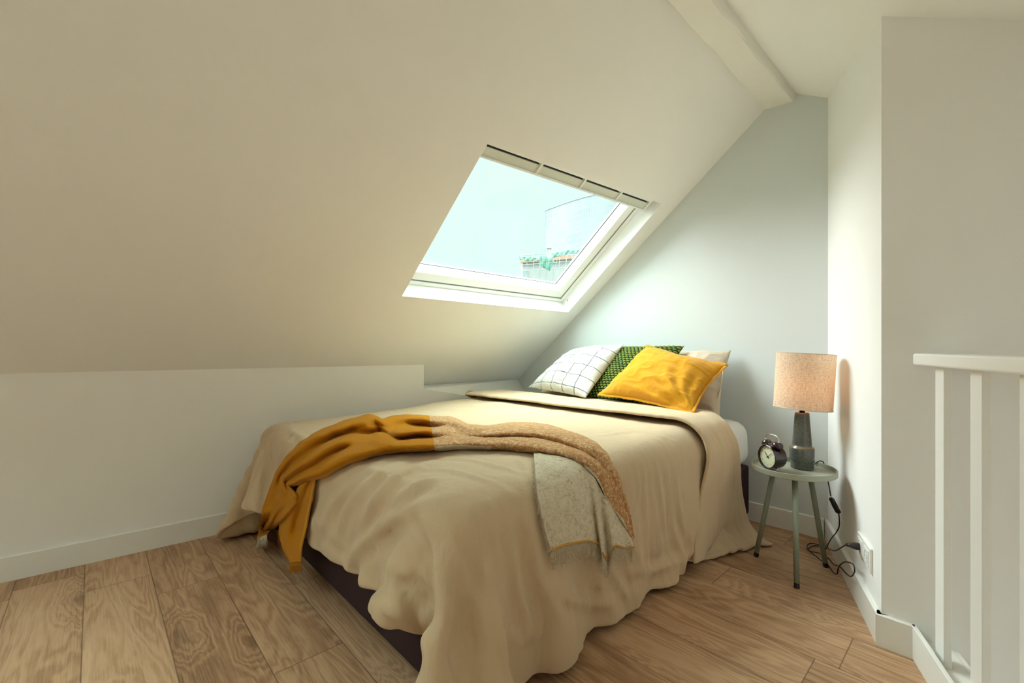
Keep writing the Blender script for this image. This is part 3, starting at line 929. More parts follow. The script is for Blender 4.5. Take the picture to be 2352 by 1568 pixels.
# ---------------------------------------------------------------- cushions
def cushion(name, corners, thick, mat, label, group=None, n=56, back=.6, pull=.05, seed=1, wr=.006, wrn=(7, 9), flange=0.0, cat='cushion', disp=None, sag=0.0, parts=True, crease=None):
    """Stuffed cushion between four corner points (bottom left, bottom right, top right, top left)."""
    BL, BR, TR, TL = [np.array(c, float) for c in corners]
    u = np.linspace(0, 1, n); v = np.linspace(0, 1, n)
    U, W = np.meshgrid(u, v, indexing='ij')
    nrm = np.cross((BR + TR - BL - TL), (TL + TR - BL - BR)); nrm /= np.linalg.norm(nrm)
    if np.dot(nrm, np.array([0, 0, .93]) - BL) < 0: nrm = -nrm
    # edges bow inwards between the ears
    du = pull * np.sin(PI * W) * (1 - 2 * U) * np.abs(2 * U - 1) ** 2
    dv = pull * np.sin(PI * U) * (1 - 2 * W) * np.abs(2 * W - 1) ** 2
    A = np.clip(U + du, 0, 1); B = np.clip(W + dv, 0, 1)
    base = (BL * ((1 - A) * (1 - B))[..., None] + BR * (A * (1 - B))[..., None] + TR * (A * B)[..., None] + TL * ((1 - A) * B)[..., None])
    prof = ((1 - np.abs(2 * U - 1) ** 2.6) * (1 - np.abs(2 * W - 1) ** 2.6)) ** .62
    belly = 1 + sag * (.5 - W)
    noise = smooth_noise((n, n), wrn, seed) + .6 * ridged((n, n), (wrn[0] * 2, wrn[1] * 2), seed + 1)
    noise = noise * np.clip(prof * 3, 0, 1)
    hf = thick * prof * belly + wr * noise
    if crease is not None: hf = hf + crease(U, W)
    if disp is not None: hf = hf + disp(U, W) * np.clip(prof * 6, 0, 1)
    F = base + nrm * hf[..., None]
    Bk = base - nrm * (thick * back * prof + .3 * wr * noise)[..., None]
    bm = bmesh.new()
    vf = [[None] * n for _ in range(n)]; vb = [[None] * n for _ in range(n)]
    for i in range(n):
        for j in range(n):
            vf[i][j] = bm.verts.new(F[i, j])
            vb[i][j] = vf[i][j] if i in (0, n - 1) or j in (0, n - 1) else bm.verts.new(Bk[i, j])
    uvl = bm.loops.layers.uv.new('UVMap')
    def face(vs, cs):
        try: f = bm.faces.new(vs)
        except ValueError: return
        for l, c in zip(f.loops, cs): l[uvl].uv = c
    for i in range(n - 1):
        for j in range(n - 1):
            cs = [(u[i], v[j]), (u[i + 1], v[j]), (u[i + 1], v[j + 1]), (u[i], v[j + 1])]
            face((vf[i][j], vf[i + 1][j], vf[i + 1][j + 1], vf[i][j + 1]), cs)
            face((vb[i][j + 1], vb[i + 1][j + 1], vb[i + 1][j], vb[i][j]), cs[::-1])
    o = obj(name, bm, mat, smooth=True)
    tag(o, label, cat, group)
    if flange:
        # flat fringe-edged seam round the cushion
        ringp = [(i, 0) for i in range(n)] + [(n - 1, j) for j in range(1, n)] + [(i, n - 1) for i in range(n - 2, -1, -1)] + [(0, j) for j in range(n - 2, 0, -1)]
        cen = base.mean((0, 1))
        rg = random.Random(seed)
        b2 = bmesh.new(); inn = []; out_ = []
        for i, j in ringp:
            p = Vector(base[i, j])
            q = V(0, 0, 0)
            if i == 0: q += Vector(BL - BR).normalized()
            if i == n - 1: q += Vector(BR - BL).normalized()
            if j == 0: q += Vector(BL - TL).normalized()
            if j == n - 1: q += Vector(TL - BL).normalized()
            if q.length > 1.2: q *= .85
            wv = Vector(nrm) * (.0022 * math.sin((i + j) * .31 + seed) + rg.uniform(-.001, .001))
            inn.append(b2.verts.new(p - q * .006)); out_.append(b2.verts.new(p + q * (flange + rg.uniform(-.0016, .0016)) + wv))
        m = len(inn)
        for k in range(m):
            b2.faces.new((inn[k], inn[(k + 1) % m], out_[(k + 1) % m], out_[k]))
        fo = obj('flange', b2, mat, o, smooth=True)
        fo.modifiers.new('solid', 'SOLIDIFY').thickness = .003
    return o

def seam(o, name, corners, mat, a, b, r=.0028, inset=.0, nrm_off=.004):
    pts = [Vector(corners[a]).lerp(Vector(corners[b]), t) + V(-.004, 0, .002) for t in np.linspace(.04, .96, 24)]
    return obj(name, tube(pts, r, 6), mat, o, smooth=True)

def check_mat():
    t = NT('windowpane_check_cotton')
    tc = t.n('TexCoord'); sp = t.n('SeparateXYZ', {0: (tc, 'UV')})
    wob = t.noise((tc, 'UV'), 5, 2)
    def line(c, k, off):
        a = t.math('ADD', t.math('MULTIPLY_ADD', (sp, c), k, off), t.math('MULTIPLY', (wob, 'Fac'), .12))
        f = t.math('FRACT', a)
        return t.math('LESS_THAN', t.math('ABSOLUTE', t.math('SUBTRACT', f, .5)), .026)
    m = t.math('MAXIMUM', line('X', 5.2, .15), line('Y', 5.4, .05))
    th = t.noise((tc, 'UV'), 260, 2)
    c = t.mix(t.math('MULTIPLY', m, .93), t.mix((th, 'Fac'), (.68, .665, .63), (.62, .60, .56)), (.07, .07, .08))
    n2 = t.noise((tc, 'UV'), 9, 4, .55, .5)
    b = t.bump((th, 'Fac'), .15, .002, (t.bump((n2, 'Fac'), .35, .02), 0))
    return t.surf(t.n('BsdfPrincipled', {'Base Color': c, 'Roughness': .9, 'Specular IOR Level': .15, 'Normal': (b, 0)}))
M['check'] = check_mat()
M['mustard'] = fabric('mustard_cotton', (.62, .285, .010), (.54, .240, .008), 900, 14, .28, .25)
GN, GM = 17, 24
def bobble(U, W):
    row = np.floor(W * GM)
    fu = (U * GN + .5 * (row % 2)) % 1.0; fv = (W * GM) % 1.0
    e = 1 - ((fu - .5) / .44) ** 2 - ((fv - .5) / .42) ** 2
    return .0125 * np.sqrt(np.clip(e, 0, 1))
def bobble_mat():
    t = NT('green_bobble_knit')
    tc = t.n('TexCoord'); sp = t.n('SeparateXYZ', {0: (tc, 'UV')})
    w_ = t.math('MULTIPLY', (sp, 'Y'), float(GM)); row = t.math('FLOOR', w_)
    half = t.math('MULTIPLY', t.math('MODULO', row, 2.0), .5)
    fu = t.math('FRACT', t.math('ADD', t.math('MULTIPLY', (sp, 'X'), float(GN)), half)); fv = t.math('FRACT', w_)
    a = t.math('POWER', t.math('DIVIDE', t.math('SUBTRACT', fu, .5), .44), 2.0)
    b = t.math('POWER', t.math('DIVIDE', t.math('SUBTRACT', fv, .5), .42), 2.0)
    e = t.math('SUBTRACT', 1.0, t.math('ADD', a, b), clamp=True)
    nz = t.noise((tc, 'UV'), 300, 2)
    lite = t.mix((nz, 'Fac'), (.300, .330, .100), (.215, .265, .060))
    c = t.mix(t.n('MapRange', {'Value': e, 'From Min': .08, 'From Max': .40}), (.020, .075, .028), lite)
    return t.surf(t.n('BsdfPrincipled', {'Base Color': c, 'Roughness': .95, 'Specular IOR Level': .1, 'Normal': (t.bump((nz, 'Fac'), .3, .002), 0)}))
M['bobble'] = bobble_mat()

pr = [(2.315, 1.40, .575), (2.300, .925, .562), (2.545, .962, .915), (2.545, 1.47, .925)]
o = cushion('pillow', pr, .085, M['pillow'], 'beige linen pillow standing against the grey wall at the lamp end of the bed', 'bed pillows against the head wall', cat='pillow', n=64, back=.35, seed=3, wr=.010, wrn=(4, 6), pull=.035, sag=.5)
obj('side_hem', tube([Vector(pr[1]).lerp(Vector(pr[2]), t) + V(-.012, .045 - .03 * math.sin(t * PI), .004 + .012 * math.sin(t * PI)) for t in np.linspace(.08, .93, 20)], .0022, 6), M['pillow'], o)
pl = [(2.335, 2.20, .600), (2.315, 1.56, .585), (2.548, 1.56, .900), (2.548, 2.075, .890)]
cushion('pillow', pl, .080, M['pillow'], 'beige linen pillow mostly hidden behind the white checked cushion', 'bed pillows against the head wall', cat='pillow', n=48, back=.3, seed=8, wr=.008, wrn=(4, 6), pull=.03)
gr = [(2.215, 1.69, .618), (2.20, 1.255, .612), (2.470, 1.190, .940), (2.455, 1.630, .935)]
cushion('cushion', gr, .060, M['bobble'], 'green bobble-knit cushion wedged between the white and the mustard cushion', None, n=200, back=.7, pull=.03, seed=5, wr=.002, disp=bobble)
wh = [(2.185, 2.170, .656), (2.100, 1.610, .635), (2.400, 1.545, .950), (2.460, 1.965, .910)]
cushion('cushion', wh, .086, M['check'], 'white cushion with a thin dark window-check pattern', None, n=72, back=.75, pull=.03, seed=9, wr=.007, wrn=(6, 5))
def ycrease(U, W):
    d = np.sqrt((1 - U) ** 2 + (W * 1.0) ** 2)
    ang = np.arctan2(W, 1.0001 - U)
    fan = np.sin(ang * 17 + 1.5 * np.sin(d * 7)) * .006 * np.exp(-((d - .42) / .28) ** 2)
    dent = -.020 * np.exp(-(((U - .82) / .07) ** 2 + ((W - .05) / .06) ** 2)) - .016 * np.exp(-(((U - .55) / .12) ** 2 + ((W - .94) / .10) ** 2))
    return fan + dent
ye = [(2.135, 1.533, .660), (2.030, .940, .628), (2.340, .912, .838), (2.420, 1.402, .938)]
cushion('cushion', ye, .098, M['mustard'], 'mustard yellow cushion with a frayed flange, in front of the pile', None, n=96, back=.6, pull=.045, seed=14, wr=.006, wrn=(5, 7), flange=.013, crease=ycrease)
# ------------------------------------------------- side table, lamp, clock
M['sage'] = simple('sage_green_enamel', (.36, .37, .29), .45, var=.05, scale=50)
M['sagedark'] = simple('sage_green_leg_enamel', (.245, .275, .205), .45, var=.05, scale=50)
TCX, TCY, TZ, TR_ = 2.165, .5665, .411, .155
tbl = tag(empty('side_table', (TCX, TCY, 0)), 'small round sage green tray table on three splayed legs beside the bed', 'side table')
T0 = Matrix.Translation((TCX, TCY, 0))
obj('tray', lathe([(.0, TZ - .006), (TR_ - .004, TZ - .006), (TR_, TZ - .003), (TR_ + .0005, TZ + .0175), (TR_ - .0005, TZ + .0185), (TR_ - .0018, TZ + .0175), (TR_ - .0025, TZ + .001), (TR_ - .006, TZ), (0, TZ)], 96, T0, False, False), M['sage'], tbl, smooth=True, sharp=35)
for fx_, fy_ in ((1.986, .507), (2.156, .709), (2.266, .471)):
    foot = V(fx_, fy_, .0); topp = V(TCX, TCY, TZ - .006).lerp(V(fx_, fy_, TZ - .006), .50)
    d = (foot - topp)
    lg = obj('leg', tube([topp, topp + d * .965], [.0105, .0098], 20), M['sagedark'], tbl, smooth=False)
    lg.data.shade_smooth()
    obj('foot_cap', tube([topp + d * .955, topp + d * .998], [.0102, .0100], 20), M['blackpl'], lg)
    obj('leg_flange', tube([V(topp.x, topp.y, TZ - .0062), V(topp.x, topp.y, TZ - .0092)], .017, 20), M['sagedark'], lg)

def ceramic():
    t = NT('speckled_glazed_stoneware')
    tc = t.n('TexCoord'); sp = t.n('SeparateXYZ', {0: (tc, 'Object')})
    n1 = t.noise((tc, 'Object'), 420, 3, .7)
    n2 = t.noise((t.mapping((tc, 'Object'), (26, 26, 7)), 0), 1.0, 3)
    c = t.ramp((n1, 'Fac'), [(.36, (.022, .030, .026)), (.52, (.075, .082, .066)), (.66, (.22, .215, .175))])
    z = t.math('SUBTRACT', (sp, 'Z'), .411)
    rust = t.n('MapRange', {'Value': z, 'From Min': .225, 'From Max': .243, 'To Min': 0.0, 'To Max': .95})
    c = t.mix(rust, (c, 0), (.24, .075, .022))
    sh_ = t.math('SUBTRACT', 1.0, t.math('MULTIPLY', t.math('ABSOLUTE', t.math('SUBTRACT', z, .094)), 130.0), clamp=True)
    c = t.mix(t.math('MULTIPLY', sh_, .7), c, (.30, .20, .105))
    c = t.mix(t.n('MapRange', {'Value': (n2, 'Fac'), 'From Min': .45, 'From Max': .7, 'To Max': .35}), c, (.04, .055, .05))
    p = t.n('BsdfPrincipled', {'Base Color': c, 'Roughness': .22, 'Coat Weight': .5, 'Coat Roughness': .08, 'Normal': t.bump((n1, 'Fac'), .12, .001)})
    return t.surf(p)
M['ceramic'] = ceramic()
LX, LY = 2.226, .548
lamp = tag(empty('table_lamp', (LX, LY, TZ)), 'table lamp with a speckled dark stoneware base and a tilted beige linen drum shade', 'lamp')
L0 = Matrix.Translation((LX, LY, TZ))
prof = [(.020, .0008), (.0420, .0008), (.0432, .003), (.0432, .012), (.0427, .0135), (.0432, .015), (.0434, .025), (.0428, .0275), (.0450, .031), (.0472, .035), (.0478, .042), (.0478, .078), (.0474, .086), (.0455, .092),
        (.0415, .096), (.0385, .098), (.0377, .103), (.0340, .150), (.0300, .200), (.0276, .232), (.0266, .238), (.0245, .2405), (.012, .2405)]
obj('lamp_base', lathe(prof, 72, L0, True, True), M['ceramic'], lamp, smooth=True, sharp=60)
obj('lamp_holder', lathe([(.0105, .2400), (.0105, .2560), (.0135, .2570), (.0135, .300), (.011, .302)], 24, L0), M['blackpl'], lamp, smooth=True)
view = V(.684, .7294, 0)
tilt = Matrix.Rotation(math.radians(3.6), 4, view)
piv = V(LX, LY, TZ + .250)
TS = Matrix.Translation(piv) @ tilt @ Matrix.Translation((0, 0, 0))
def shade_mat():
    t = NT('linen_lampshade')
    tc = t.n('TexCoord'); sp = t.n('SeparateXYZ', {0: (tc, 'UV')})
    a = t.noise((t.mapping((tc, 'UV'), (60, 150, 1)), 0), 1.0, 3, .7)
    b = t.noise((t.mapping((tc, 'UV'), (480, 18, 1)), 0), 1.0, 3, .7)
    f = t.math('ADD', t.math('MULTIPLY', (a, 'Fac'), .5), t.math('MULTIPLY', (b, 'Fac'), .5))
    c = t.ramp(f, [(.36, (.60, .49, .36)), (.50, (.80, .70, .56)), (.62, (.88, .81, .70))])
    ct = t.ramp(f, [(.36, (.34, .19, .10)), (.50, (.68, .44, .28)), (.62, (.84, .62, .43))])
    d = t.n('BsdfDiffuse', {'Color': (c, 0)})
    tr = t.n('BsdfTranslucent', {'Color': (ct, 0)})
    mx = t.n('MixShader', {0: .40}); t.set(mx, 1, d); t.set(mx, 2, tr)
    return t.surf(mx)
M['shade'] = shade_mat()
n = 96; SH0, SH1 = .008, .242
P = np.zeros((n + 1, 9, 3)); UU = np.zeros((n + 1, 9, 2))
for i in range(n + 1):
    a = 2 * PI * i / n
    for j in range(9):
        f = j / 8
        r = .1085 + .0012 * f
        p = TS @ V(r * math.cos(a), r * math.sin(a), SH0 + (SH1 - SH0) * f)
        P[i, j] = p; UU[i, j] = (i / n, f * .33)
sh_o = obj('lampshade', grid_mesh('lampshade', P, UU), M['shade'], lamp, smooth=True)
for z in (SH0, SH1):
    pts = [TS @ V(.1085 * math.cos(2 * PI * k / 64), .1085 * math.sin(2 * PI * k / 64), z) for k in range(65)]
    obj('shade_rim', tube(pts, .0016, 8, False), simple('shade_binding', (.60, .48, .34), .9), sh_o, smooth=True)
bm = bmesh.new()
for k in range(3):
    a = 2 * PI * k / 3 + .4
    add_tube(bm, [TS @ V(.014 * math.cos(a), .014 * math.sin(a), .05), TS @ V(.108 * math.cos(a), .108 * math.sin(a), SH0 + .006)], .0012, 6)
add_tube(bm, [TS @ V(.014 * math.cos(2 * PI * k / 20), .014 * math.sin(2 * PI * k / 20), .05) for k in range(21)], .0016, 6, False)
obj('shade_carrier', bm, M['gloss'], sh_o)
def bulb_mat():
    t = NT('frosted_bulb')
    return t.surf(t.n('Emission', {'Color': (1.0, .62, .30), 'Strength': BULB}))
M['bulb'] = bulb_mat()
obj('bulb', lathe([(.010, .295), (.013, .308), (.024, .330), (.029, .350), (.026, .368), (.016, .380), (.004, .385)], 24, Matrix.Translation((LX, LY, TZ))), M['bulb'], lamp, smooth=True)
# cord, in-line switch and plug
cord1 = [(LX + .03, LY - .030, TZ + .012), (2.295, .531, .4135), (2.305, .519, .422), (2.3085, .508, .4335), (2.312, .498, .4365), (2.3175, .490, .430), (2.316, .484, .400), (2.308, .472, .355), (2.298, .460, .295)]
obj('cord', tube(spline_pts(cord1, 50), .0023, 8), M['blackpl'], lamp, smooth=True)
s0, s1 = V(2.297, .459, .288), V(2.251, .424, .246)
x, y, z = frame_to(s0, s1)
Ms = Matrix((( x.x, y.x, z.x, (s0.x + s1.x) / 2), (x.y, y.y, z.y, (s0.y + s1.y) / 2), (x.z, y.z, z.z, (s0.z + s1.z) / 2), (0, 0, 0, 1)))
sw = obj('cord_switch', box((0, 0, 0), (.020, .016, (s1 - s0).length), Ms), M['blackpl'], lamp, bevel=.005, seg=3)
obj('switch_rocker', box((0, 0, 0), (.010, .020, .018), Ms), M['blackgl'], sw, bevel=.002)
cord2 = [(2.251, .424, .247), (2.252, .422, .225), (2.265, .425, .185), (2.304, .444, .141), (2.345, .467, .100), (2.420, .494, .045), (2.457, .510, .007), (2.452, .520, .006), (2.467, .543, .006), (2.447, .560, .006), (2.418, .566, .006), (2.389, .563, .006), (2.375, .552, .006), (2.380, .520, .006),
         (2.359, .485, .006), (2.290, .446, .010), (2.175, .414, .058), (2.105, .392, .084), (2.054, .360, .083), (2.005, .340, .101), (1.972, .325, .134), (1.985, .330, .153), (2.045, .354, .134), (2.115, .381, .102),
         (2.161, .403, .066), (2.169, .410, .046), (2.172, .414, .026), (2.205, .432, .012), (2.276, .468, .011), (2.290, .489, .011), (2.356, .547, .011), (2.388, .569, .012), (2.42, .569, .020), (2.40, .540, .036), (2.314, .485, .068), (2.080, .405, .149), (1.970, .352, .220), (1.930, .333, .238)]
obj('cord', tube(spline_pts(cord2, 260), .0023, 8), M['blackpl'], lamp, smooth=True)
wd = V(-.9351, -.3543, 0); wN = V(-.3543, .9351, 0); w0 = V(2.605, .534, 0)
def on_wall(s, z, o=0.0): return w0 + wd * s + wN * o + V(0, 0, z)
pe = on_wall(.645, .219, .006)
pd = (V(1.930, .333, .238) - pe).normalized()
pts = [pe + wN * .0, pe + wN * .016, pe + wN * .026 + pd * .004, pe + wN * .026 + pd * .016, pe + wN * .026 + pd * .030, V(1.930, .333, .238)]
obj('plug', tube(pts, [.0125, .0125, .0095, .0075, .0060, .0032], 18), M['blackpl'], lamp, smooth=True)

# double wall socket
out_ = tag(empty('wall_socket', on_wall(.687, .219)), 'white double wall socket above the skirting, one side taking the lamp plug', 'socket')
Mw = Matrix(((wd.x, wN.x, 0, 0), (wd.y, wN.y, 0, 0), (0, 0, 1, 0), (0, 0, 0, 1)))
bm = bmesh.new()
def rect(s, z, o): return on_wall(s, z, o)
A = [(.604, .177), (.769, .177), (.769, .261), (.604, .261)]
def ring_prism(outer, holes_s):
    bm = bmesh.new()
    add_box(bm, (0, 0, 0), (.165, .008, .084), Matrix.Translation(on_wall(.6865, .219, .004)) @ Mw)
    return bm
obj('socket_plate', ring_prism(A, None), M['gloss'], out_, bevel=.0025, seg=3)
for s in (.645, .728):
    Mz = Matrix.Translation(on_wall(s, .219, .008)) @ Mw @ Matrix.Rotation(-PI / 2, 4, 'X')
    fr = obj('socket_insert', box((0, 0, 0), (.056, .003, .056), Matrix.Translation(on_wall(s, .219, .0085)) @ Mw), M['upvc'], out_, bevel=.001)
    obj('socket_recess', lathe([(.0215, .0022), (.0200, .0032), (.0190, .0024), (.0188, .0016), (.0004, .0016)], 32, Mz, False, True), simple('socket_shade', (.62, .60, .55), .4), fr, smooth=False)
    if s > .7:
        for k in (-.0095, .0095):
            obj('pin_hole', lathe([(.0026, .0016), (.0026, .0021), (.0005, .0021)], 12, Matrix.Translation(on_wall(s + k, .219, .0082)) @ Mw @ Matrix.Rotation(-PI / 2, 4, 'X')), M['gasket'], fr)

# alarm clock
cn = V(-.856, .517, 0).normalized(); cxv = V(0, 0, 1).cross(cn)
cc = V(2.0835, .642, .4672)
MC = Matrix(((cxv.x, 0, cn.x, cc.x), (cxv.y, 0, cn.y, cc.y), (0, 1, 0, cc.z), (0, 0, 0, 1)))   # local x right, y up, z out of the face
clk = tag(empty('alarm_clock', (cc.x, cc.y, TZ)), 'small black twin-bell alarm clock with a cream dial on the tray table', 'clock')
obj('clock_case', lathe([(.006, -.062), (.040, -.060), (.0475, -.054), (.0495, -.046), (.0505, -.020), (.0505, -.004), (.0500, .002), (.0478, .0035), (.0452, .002), (.0440, -.006)], 64, MC, True, False), M['blackgl'], clk, smooth=True, sharp=50)
dial = obj('dial', lathe([(.0446, -.0060), (.0446, -.0052), (.0005, -.0052)], 48, MC, True, True), simple('cream_dial', (.66, .66, .46), .5), clk)
bm = bmesh.new()
def hand(ang, l, w, z, tail=.008):
    M2 = MC @ Matrix.Rotation(-ang, 4, 'Z')
    add_box(bm, (0, (l - tail) / 2, z), (w, l + tail, .0006), M2)
hand(math.radians(-41), .024, .0028, -.0030); hand(math.radians(50), .031, .0018, -.0022)
add_lathe(bm, [(.0036, -.0048), (.0036, -.0016), (.001, -.0014)], 16, MC)
obj('clock_hands', bm, M['gasket'], dial)
deps = []
bmN = bmesh.new()
for h in range(1, 13):
    cu = bpy.data.curves.new('numeral', 'FONT'); cu.body = str(h); cu.size = .0085; cu.align_x = 'CENTER'; cu.align_y = 'CENTER'
    to = bpy.data.objects.new('numeral', cu); COL.objects.link(to)
    deps.append((h, to))
bpy.context.view_layer.update()
dg = bpy.context.evaluated_depsgraph_get()
for h, to in deps:
    me = bpy.data.meshes.new_from_object(to.evaluated_get(dg))
    a = 2 * PI * h / 12
    me.transform(MC @ Matrix.Translation((.0345 * math.sin(a), .0345 * math.cos(a), -.0046)))
    bmN.from_mesh(me)
    bpy.data.meshes.remove(me)
for h, to in deps: bpy.data.objects.remove(to)
obj('numerals', bmN, M['gasket'], dial)
for sgn in (-1, 1):
    Mb = MC @ Matrix.Translation((.029 * sgn, .0515, -.026)) @ Matrix.Rotation(-.45 * sgn, 4, 'Z') @ Matrix.Rotation(-PI / 2, 4, 'X')
    b = obj('bell', lathe([(.0205, -.004), (.0212, 0), (.0200, .006), (.0160, .0115), (.009, .0150), (.001, .0160)], 32, Mb), M['blackgl'], clk, smooth=True, sharp=50)
    obj('bell_screw', lathe([(.002, -.012), (.002, .016), (.0036, .017), (.0036, .0195), (.001, .021)], 12, Mb), M['chrome'], b, smooth=True)
    fo = MC @ V(.030 * sgn, -.041, -.020); fe = MC @ V(.036 * sgn, -.0535, -.018)
    obj('foot', tube([fo, fe], [.003, .0024], 10), M['chrome'], clk, smooth=True)
hp = [MC @ V(x_, y_, -.026) for x_, y_ in ((-.0365, .0690), (-.036, .078), (-.028, .088), (-.012, .0925), (.012, .0925), (.028, .088), (.036, .078), (.0365, .0690))]
obj('carry_handle', tube(spline_pts(hp, 40), .0014, 10), M['chrome'], clk, smooth=True)
obj('hammer', tube([MC @ V(0, .048, -.026), MC @ V(0, .063, -.026)], .0022, 8), M['chrome'], clk)

# ----------------------------------------------------------- stair railing
rl = tag(empty('stair_railing', rail_at(0, -.04)), 'white stair railing with a flat handrail and slat balusters at the stair edge', 'railing')
def rail_box(s0, s1, o0, o1, z0, z1):
    return prism([rail_at(s0, o0, z0), rail_at(s1, o0, z0), rail_at(s1, o1, z0), rail_at(s0, o1, z0)], (0, 0, z1 - z0))
obj('handrail', rail_box(.0, 3.6, -.078, .000, .878, .913), M['gloss'], rl, bevel=.006, seg=3)
sl = None
for k in range(17):
    s = .0965 + .2035 * k
    obj('baluster', rail_box(s - .0275, s + .0275, -.047, -.030, .060, .880), M['gloss'], rl, bevel=.0015)
obj('skirting_board', rail_box(-.014, 3.6, -.012, .0, .0, .098), M['gloss'], rl, bevel=.002)
obj('base_ledge', rail_box(-.03, 3.6, -.086, -.012, .030, .062), M['gloss'], rl, bevel=.002)
obj('stair_fascia', rail_box(-.03, 3.6, -.098, -.086, -.26, .060), M['gloss'], rl)
